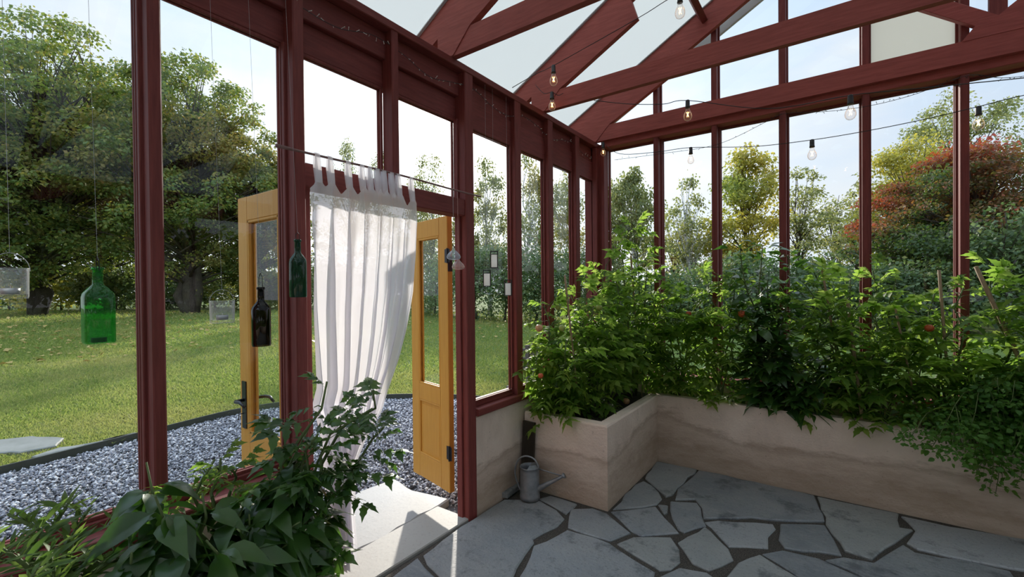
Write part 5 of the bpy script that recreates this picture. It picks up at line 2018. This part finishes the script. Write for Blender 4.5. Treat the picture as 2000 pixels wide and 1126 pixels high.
MG = 'big maples across the lawn'
tree('maple_tree', 'big spreading maple across the lawn, behind the square green bottle', at(70, 23), hgt(36, 23), 5.3, 0.8, 62000, 0.16, L_maple, 0.30, clumps=480, tint=patchy(0.7, 0.17), group=MG, forks=4, crown_cx=2.5, clump_r=0.125, shape=0.35, flat=0.6)
tree('maple_tree', 'big maple with rusty top, between nearest post and curtain post', at(372, 24), hgt(84, 24), 5.0, 0.6, 54000, 0.16, L_maple, 0.32, clumps=420, tint=patchy(0.8, 0.22), group=MG, forks=5, crown_cx=-0.3, clump_r=0.135, shape=0.75, flat=0.6)
tree('maple_tree', 'maple filling the upper corner of the picture', at(-90, 21), hgt(112, 21), 4.2, 1.2, 30000, 0.17, L_maple, 0.35, clumps=220, tint=patchy(0.8, 0.35), group=MG, clump_r=0.2)
tree('maple_tree', 'lower maple between the two big ones, behind the nearest post', at(215, 30), hgt(120, 30), 5.2, 0.6, 36000, 0.2, L_maple, 0.3, clumps=300, tint=patchy(0.8, 0.2), group=MG, clump_r=0.15, flat=0.6)
tree('maple_tree', 'rounded maple sloping down to the curtain rod end', at(497, 27), hgt(262, 27), 3.6, 0.5, 30000, 0.18, L_maple, 0.25, clumps=260, tint=patchy(1.0, 0.34), group=MG, clump_r=0.17, shape=0.6, flat=0.6)
for (x_, y_, h_, lab) in ((13.0, -9.0, 8.5, 'maple beside the greenhouse, seen only mirrored in the nearest panes'), (15.0, -2.5, 8.0, 'maple standing off the opposite side, seen only mirrored in the door glass'),
                          (17.0, 4.0, 5.0, 'low maple off the opposite side, mirrored in the panes past the door'), (18.0, 10.0, 4.2, 'lowest maple off the opposite side, mirrored in the far panes'), (8.0, -15.0, 9.0, 'maple behind the camera, seen only mirrored'), (1.5, -14.0, 8.0, 'maple behind the camera, mirrored in the gable windows'), (-6.0, -13.0, 8.0, 'maple behind the camera on the lawn side, seen only mirrored')):
    tree('maple_tree', lab, (x_, y_), h_, 4.0, 0.4, 9000, 0.30, L_maple, 0.25, clumps=90, tint=patchy(1.0, 0.2), group='maples beyond the opposite side', clump_r=0.3, shape=0.4)  # tall ones added out of view to darken sky reflections in the panes
UG = 'shrubs under the maples'
for u, d, v, rx, mat, lab, tn in ((20, 30, 500, 2.4, L_dark, 'dark shrub under the maples at the picture edge', 0.0), (120, 29, 520, 2.2, L_yellow, 'yellow green shrub under the maple, left of the green bottle', 0.3),
                                  (235, 30, 510, 2.2, L_dark, 'dark shrub under the maples behind the green bottle', 0.1), (330, 30, 530, 2.2, L_dark, 'dark shrub under the maples behind the nearest post', 0.0),
                                  (420, 31, 520, 2.4, L_dark, 'dark shrub behind the small candle jar', 0.2), (515, 29, 535, 2.2, L_dark, 'yellow tipped shrub seen through the yellow door glass', 0.5),
                                  (590, 30, 520, 2.4, L_dark, 'dark shrub behind the curtain edge', 0.0)):
    tree('shrub', lab, at(u, d), hgt(v, d), rx, 0.1, 3800, 0.20, mat, 0.06, clumps=34, tint=(lambda p, R, k=tn: np.full(len(p), k)), group=UG, clump_r=0.45, flat=0.8, cat='shrub')
tree('spruce_tree', 'small brownish spruce standing under the maples left of the nearest post', at(160, 27), hgt(515, 27), 0.9, 0.2, 2600, 0.16, L_dark, 0.06, clumps=40, tint=(lambda p, R: np.full(len(p), .45)), clump_r=0.4, shape=1.9)

# trees beyond the door and down the long wall
BG_ = 'slender birches behind the lawn'
for u, d, v, rx, n_, lab in ((682, 30, 252, 1.7, 6500, 'small birch top showing over the curtain'), (745, 33, 280, 1.5, 4500, 'thin birch top beside the short transom post'), (842, 26, 288, 1.6, 6500, 'thin drooping birch in the sun glare over the open door'),
                             (955, 22, 292, 1.1, 4600, 'slim birch seen through the pane with the lanterns'), (1036, 21, 255, 1.3, 5200, 'white stemmed birch seen between the first posts past the door'), (1108, 21, 330, 1.2, 4200, 'birch seen between the second and third posts past the door'),
                             (1232, 17, 300, 1.25, 8500, 'full drooping birch behind the gable window next to the corner'), (1346, 19, 332, 0.85, 1800, 'thin young birch with white stem behind the second gable window')):
    tree('birch_tree', lab, at(u, d), hgt(v, d), rx, 1.6, n_, 0.11, L_birch, 0.10, M_birch, clumps=46, flat=1.2, clump_r=0.30, tint=patchy(1.5, 0.3), group=BG_, droop=0.9, shape=1.2)
tree('aspen_tree', 'yellow autumn tree behind the third gable window', at(1462, 18), hgt(282, 18), 1.55, 1.0, 8500, 0.125, L_yellow, 0.11, clumps=60, flat=0.7, clump_r=0.30, tint=patchy(1.3, 0.5), shape=1.0)
tree('aspen_tree', 'yellow green tree low behind the third gable window', at(1405, 20), hgt(410, 20), 1.5, 0.6, 4200, 0.13, L_yellow, 0.08, clumps=40, flat=0.7, clump_r=0.34, tint=(lambda p, R: np.full(len(p), .45)))
for u, d, v, rx, n_, lab in ((1565, 22, 330, 1.5, 3600, 'sparse grey green tree beside the third gable post'), (1632, 24, 372, 1.7, 3000, 'nearly bare tree against pale sky in the fourth gable window'), (1680, 21, 345, 1.3, 3000, 'sparse tree behind the fourth gable post'),
                             (1320, 22, 410, 1.6, 3600, 'loose small tree low in the second gable window'), (905, 25, 400, 1.8, 3600, 'loose tree low behind the door post'), (800, 30, 420, 2.2, 4200, 'loose tree behind the open yellow door')):
    tree('sparse_tree', lab, at(u, d), hgt(v, d), rx, 0.8, n_, 0.13, L_birch, 0.09, clumps=52, flat=0.6, clump_r=0.30, tint=(lambda p, R: np.full(len(p), 0.05)), group='loose trees behind the garden', forks=2)
tree('ash_tree', 'tall airy ash tree standing highest behind the fifth gable window', at(1850, 21), hgt(188, 21), 2.9, 3.0, 16000, 0.11, L_birch, 0.2, clumps=80, flat=0.5, clump_r=0.26, tint=(lambda p, R: np.zeros(len(p))), forks=3, crown_cx=0.4)
tree('maple_tree', 'yellow green rounded maple in the fifth gable window', at(1785, 18), hgt(268, 18), 2.0, 1.2, 20000, 0.11, L_yellow, 0.16, clumps=110, tint=(lambda p, R: np.clip(0.85 - 0.10 * p[:, 2], 0.15, .9)), clump_r=0.32)
def redtop(p, R):
    q = np.sin(p[:, 0] * 1.9 + 0.6) + np.sin(p[:, 1] * 2.3 + 1.9) + np.sin(p[:, 2] * 2.1 + 0.4)
    side = p @ np.array([CR[0], CR[1], 0])
    return np.clip((p[:, 2] - 3.7) * 0.45 + q * 0.24 - 0.16 * side - 0.1, 0, 0.95)


tree('maple_tree', 'dark maple with flaming red top in the fifth gable window', at(1895, 14.5), hgt(283, 14.5), 3.0, 0.8, 48000, 0.10, L_red, 0.18, clumps=230, flat=0.4, tint=redtop, clump_r=0.19, shape=0.9)
tree('maple_tree', 'dark green maple at the picture edge beyond the gable', at(2090, 15), hgt(330, 15), 2.6, 0.8, 22000, 0.11, L_red, 0.18, clumps=140, tint=(lambda p, R: redtop(p, R) * 0.7), clump_r=0.22)
# hedge line and shrubs
HG = 'shrubs along the far garden edge'
for u, d, v, rx, lab, mat in ((640, 27, 500, 2.2, 'dark shrub behind the curtain', L_dark), (720, 26, 505, 2.2, 'dark shrub behind the curtain folds', L_dark), (790, 25, 495, 2.2, 'dark shrub between curtain and open yellow door', L_dark),
                              (850, 22, 500, 1.9, 'dark shrub seen through the yellow door glass', L_dark), (930, 19.5, 480, 1.7, 'dark shrub behind the first lanterns', L_dark), (985, 19, 470, 1.6, 'dark shrub beside the lowest lantern', L_dark),
                              (1045, 18.5, 465, 1.6, 'dark green shrub between the first two posts past the door', L_dark), (1105, 18, 475, 1.6, 'dark green shrub between the second and third posts past the door', L_dark), (1160, 17.5, 490, 1.5, 'dark shrub behind the corner post', L_dark),
                              (1225, 16, 532, 1.4, 'green shrub low behind the corner gable window', L_dark), (1300, 15.5, 537, 1.4, 'green shrub low behind the first gable post', L_dark), (1375, 15, 532, 1.4, 'green shrub behind the second gable post', L_dark),
                              (1440, 14.5, 502, 1.4, 'bluish green shrub below the yellow tree', L_dark), (1510, 14.5, 512, 1.3, 'bluish green shrub right below the yellow tree', L_dark), (1590, 14.5, 510, 1.4, 'green shrub low in the fourth gable window', L_dark),
                              (1665, 14, 517, 1.4, 'green shrub left of the fourth gable post', L_dark), (1745, 13.5, 527, 1.3, 'green shrub under the yellow green maple', L_dark), (1830, 13, 532, 1.4, 'green shrub under the red topped maple', L_dark),
                              (1960, 12, 400, 1.5, 'bluish green shrub standing right of the fifth gable post', L_dark), (2050, 12, 430, 1.5, 'bluish green shrub at the picture edge', L_dark)):
    tree('shrub', lab, at(u, d), hgt(v, d), rx, 0.05, 4600, 0.115, mat, 0.05, clumps=36, flat=0.8, clump_r=0.45, tint=(lambda p, R: np.full(len(p), 0.0) + 0.25 * (R.random(len(p)) > 0.93)), group=HG, cat='shrub')
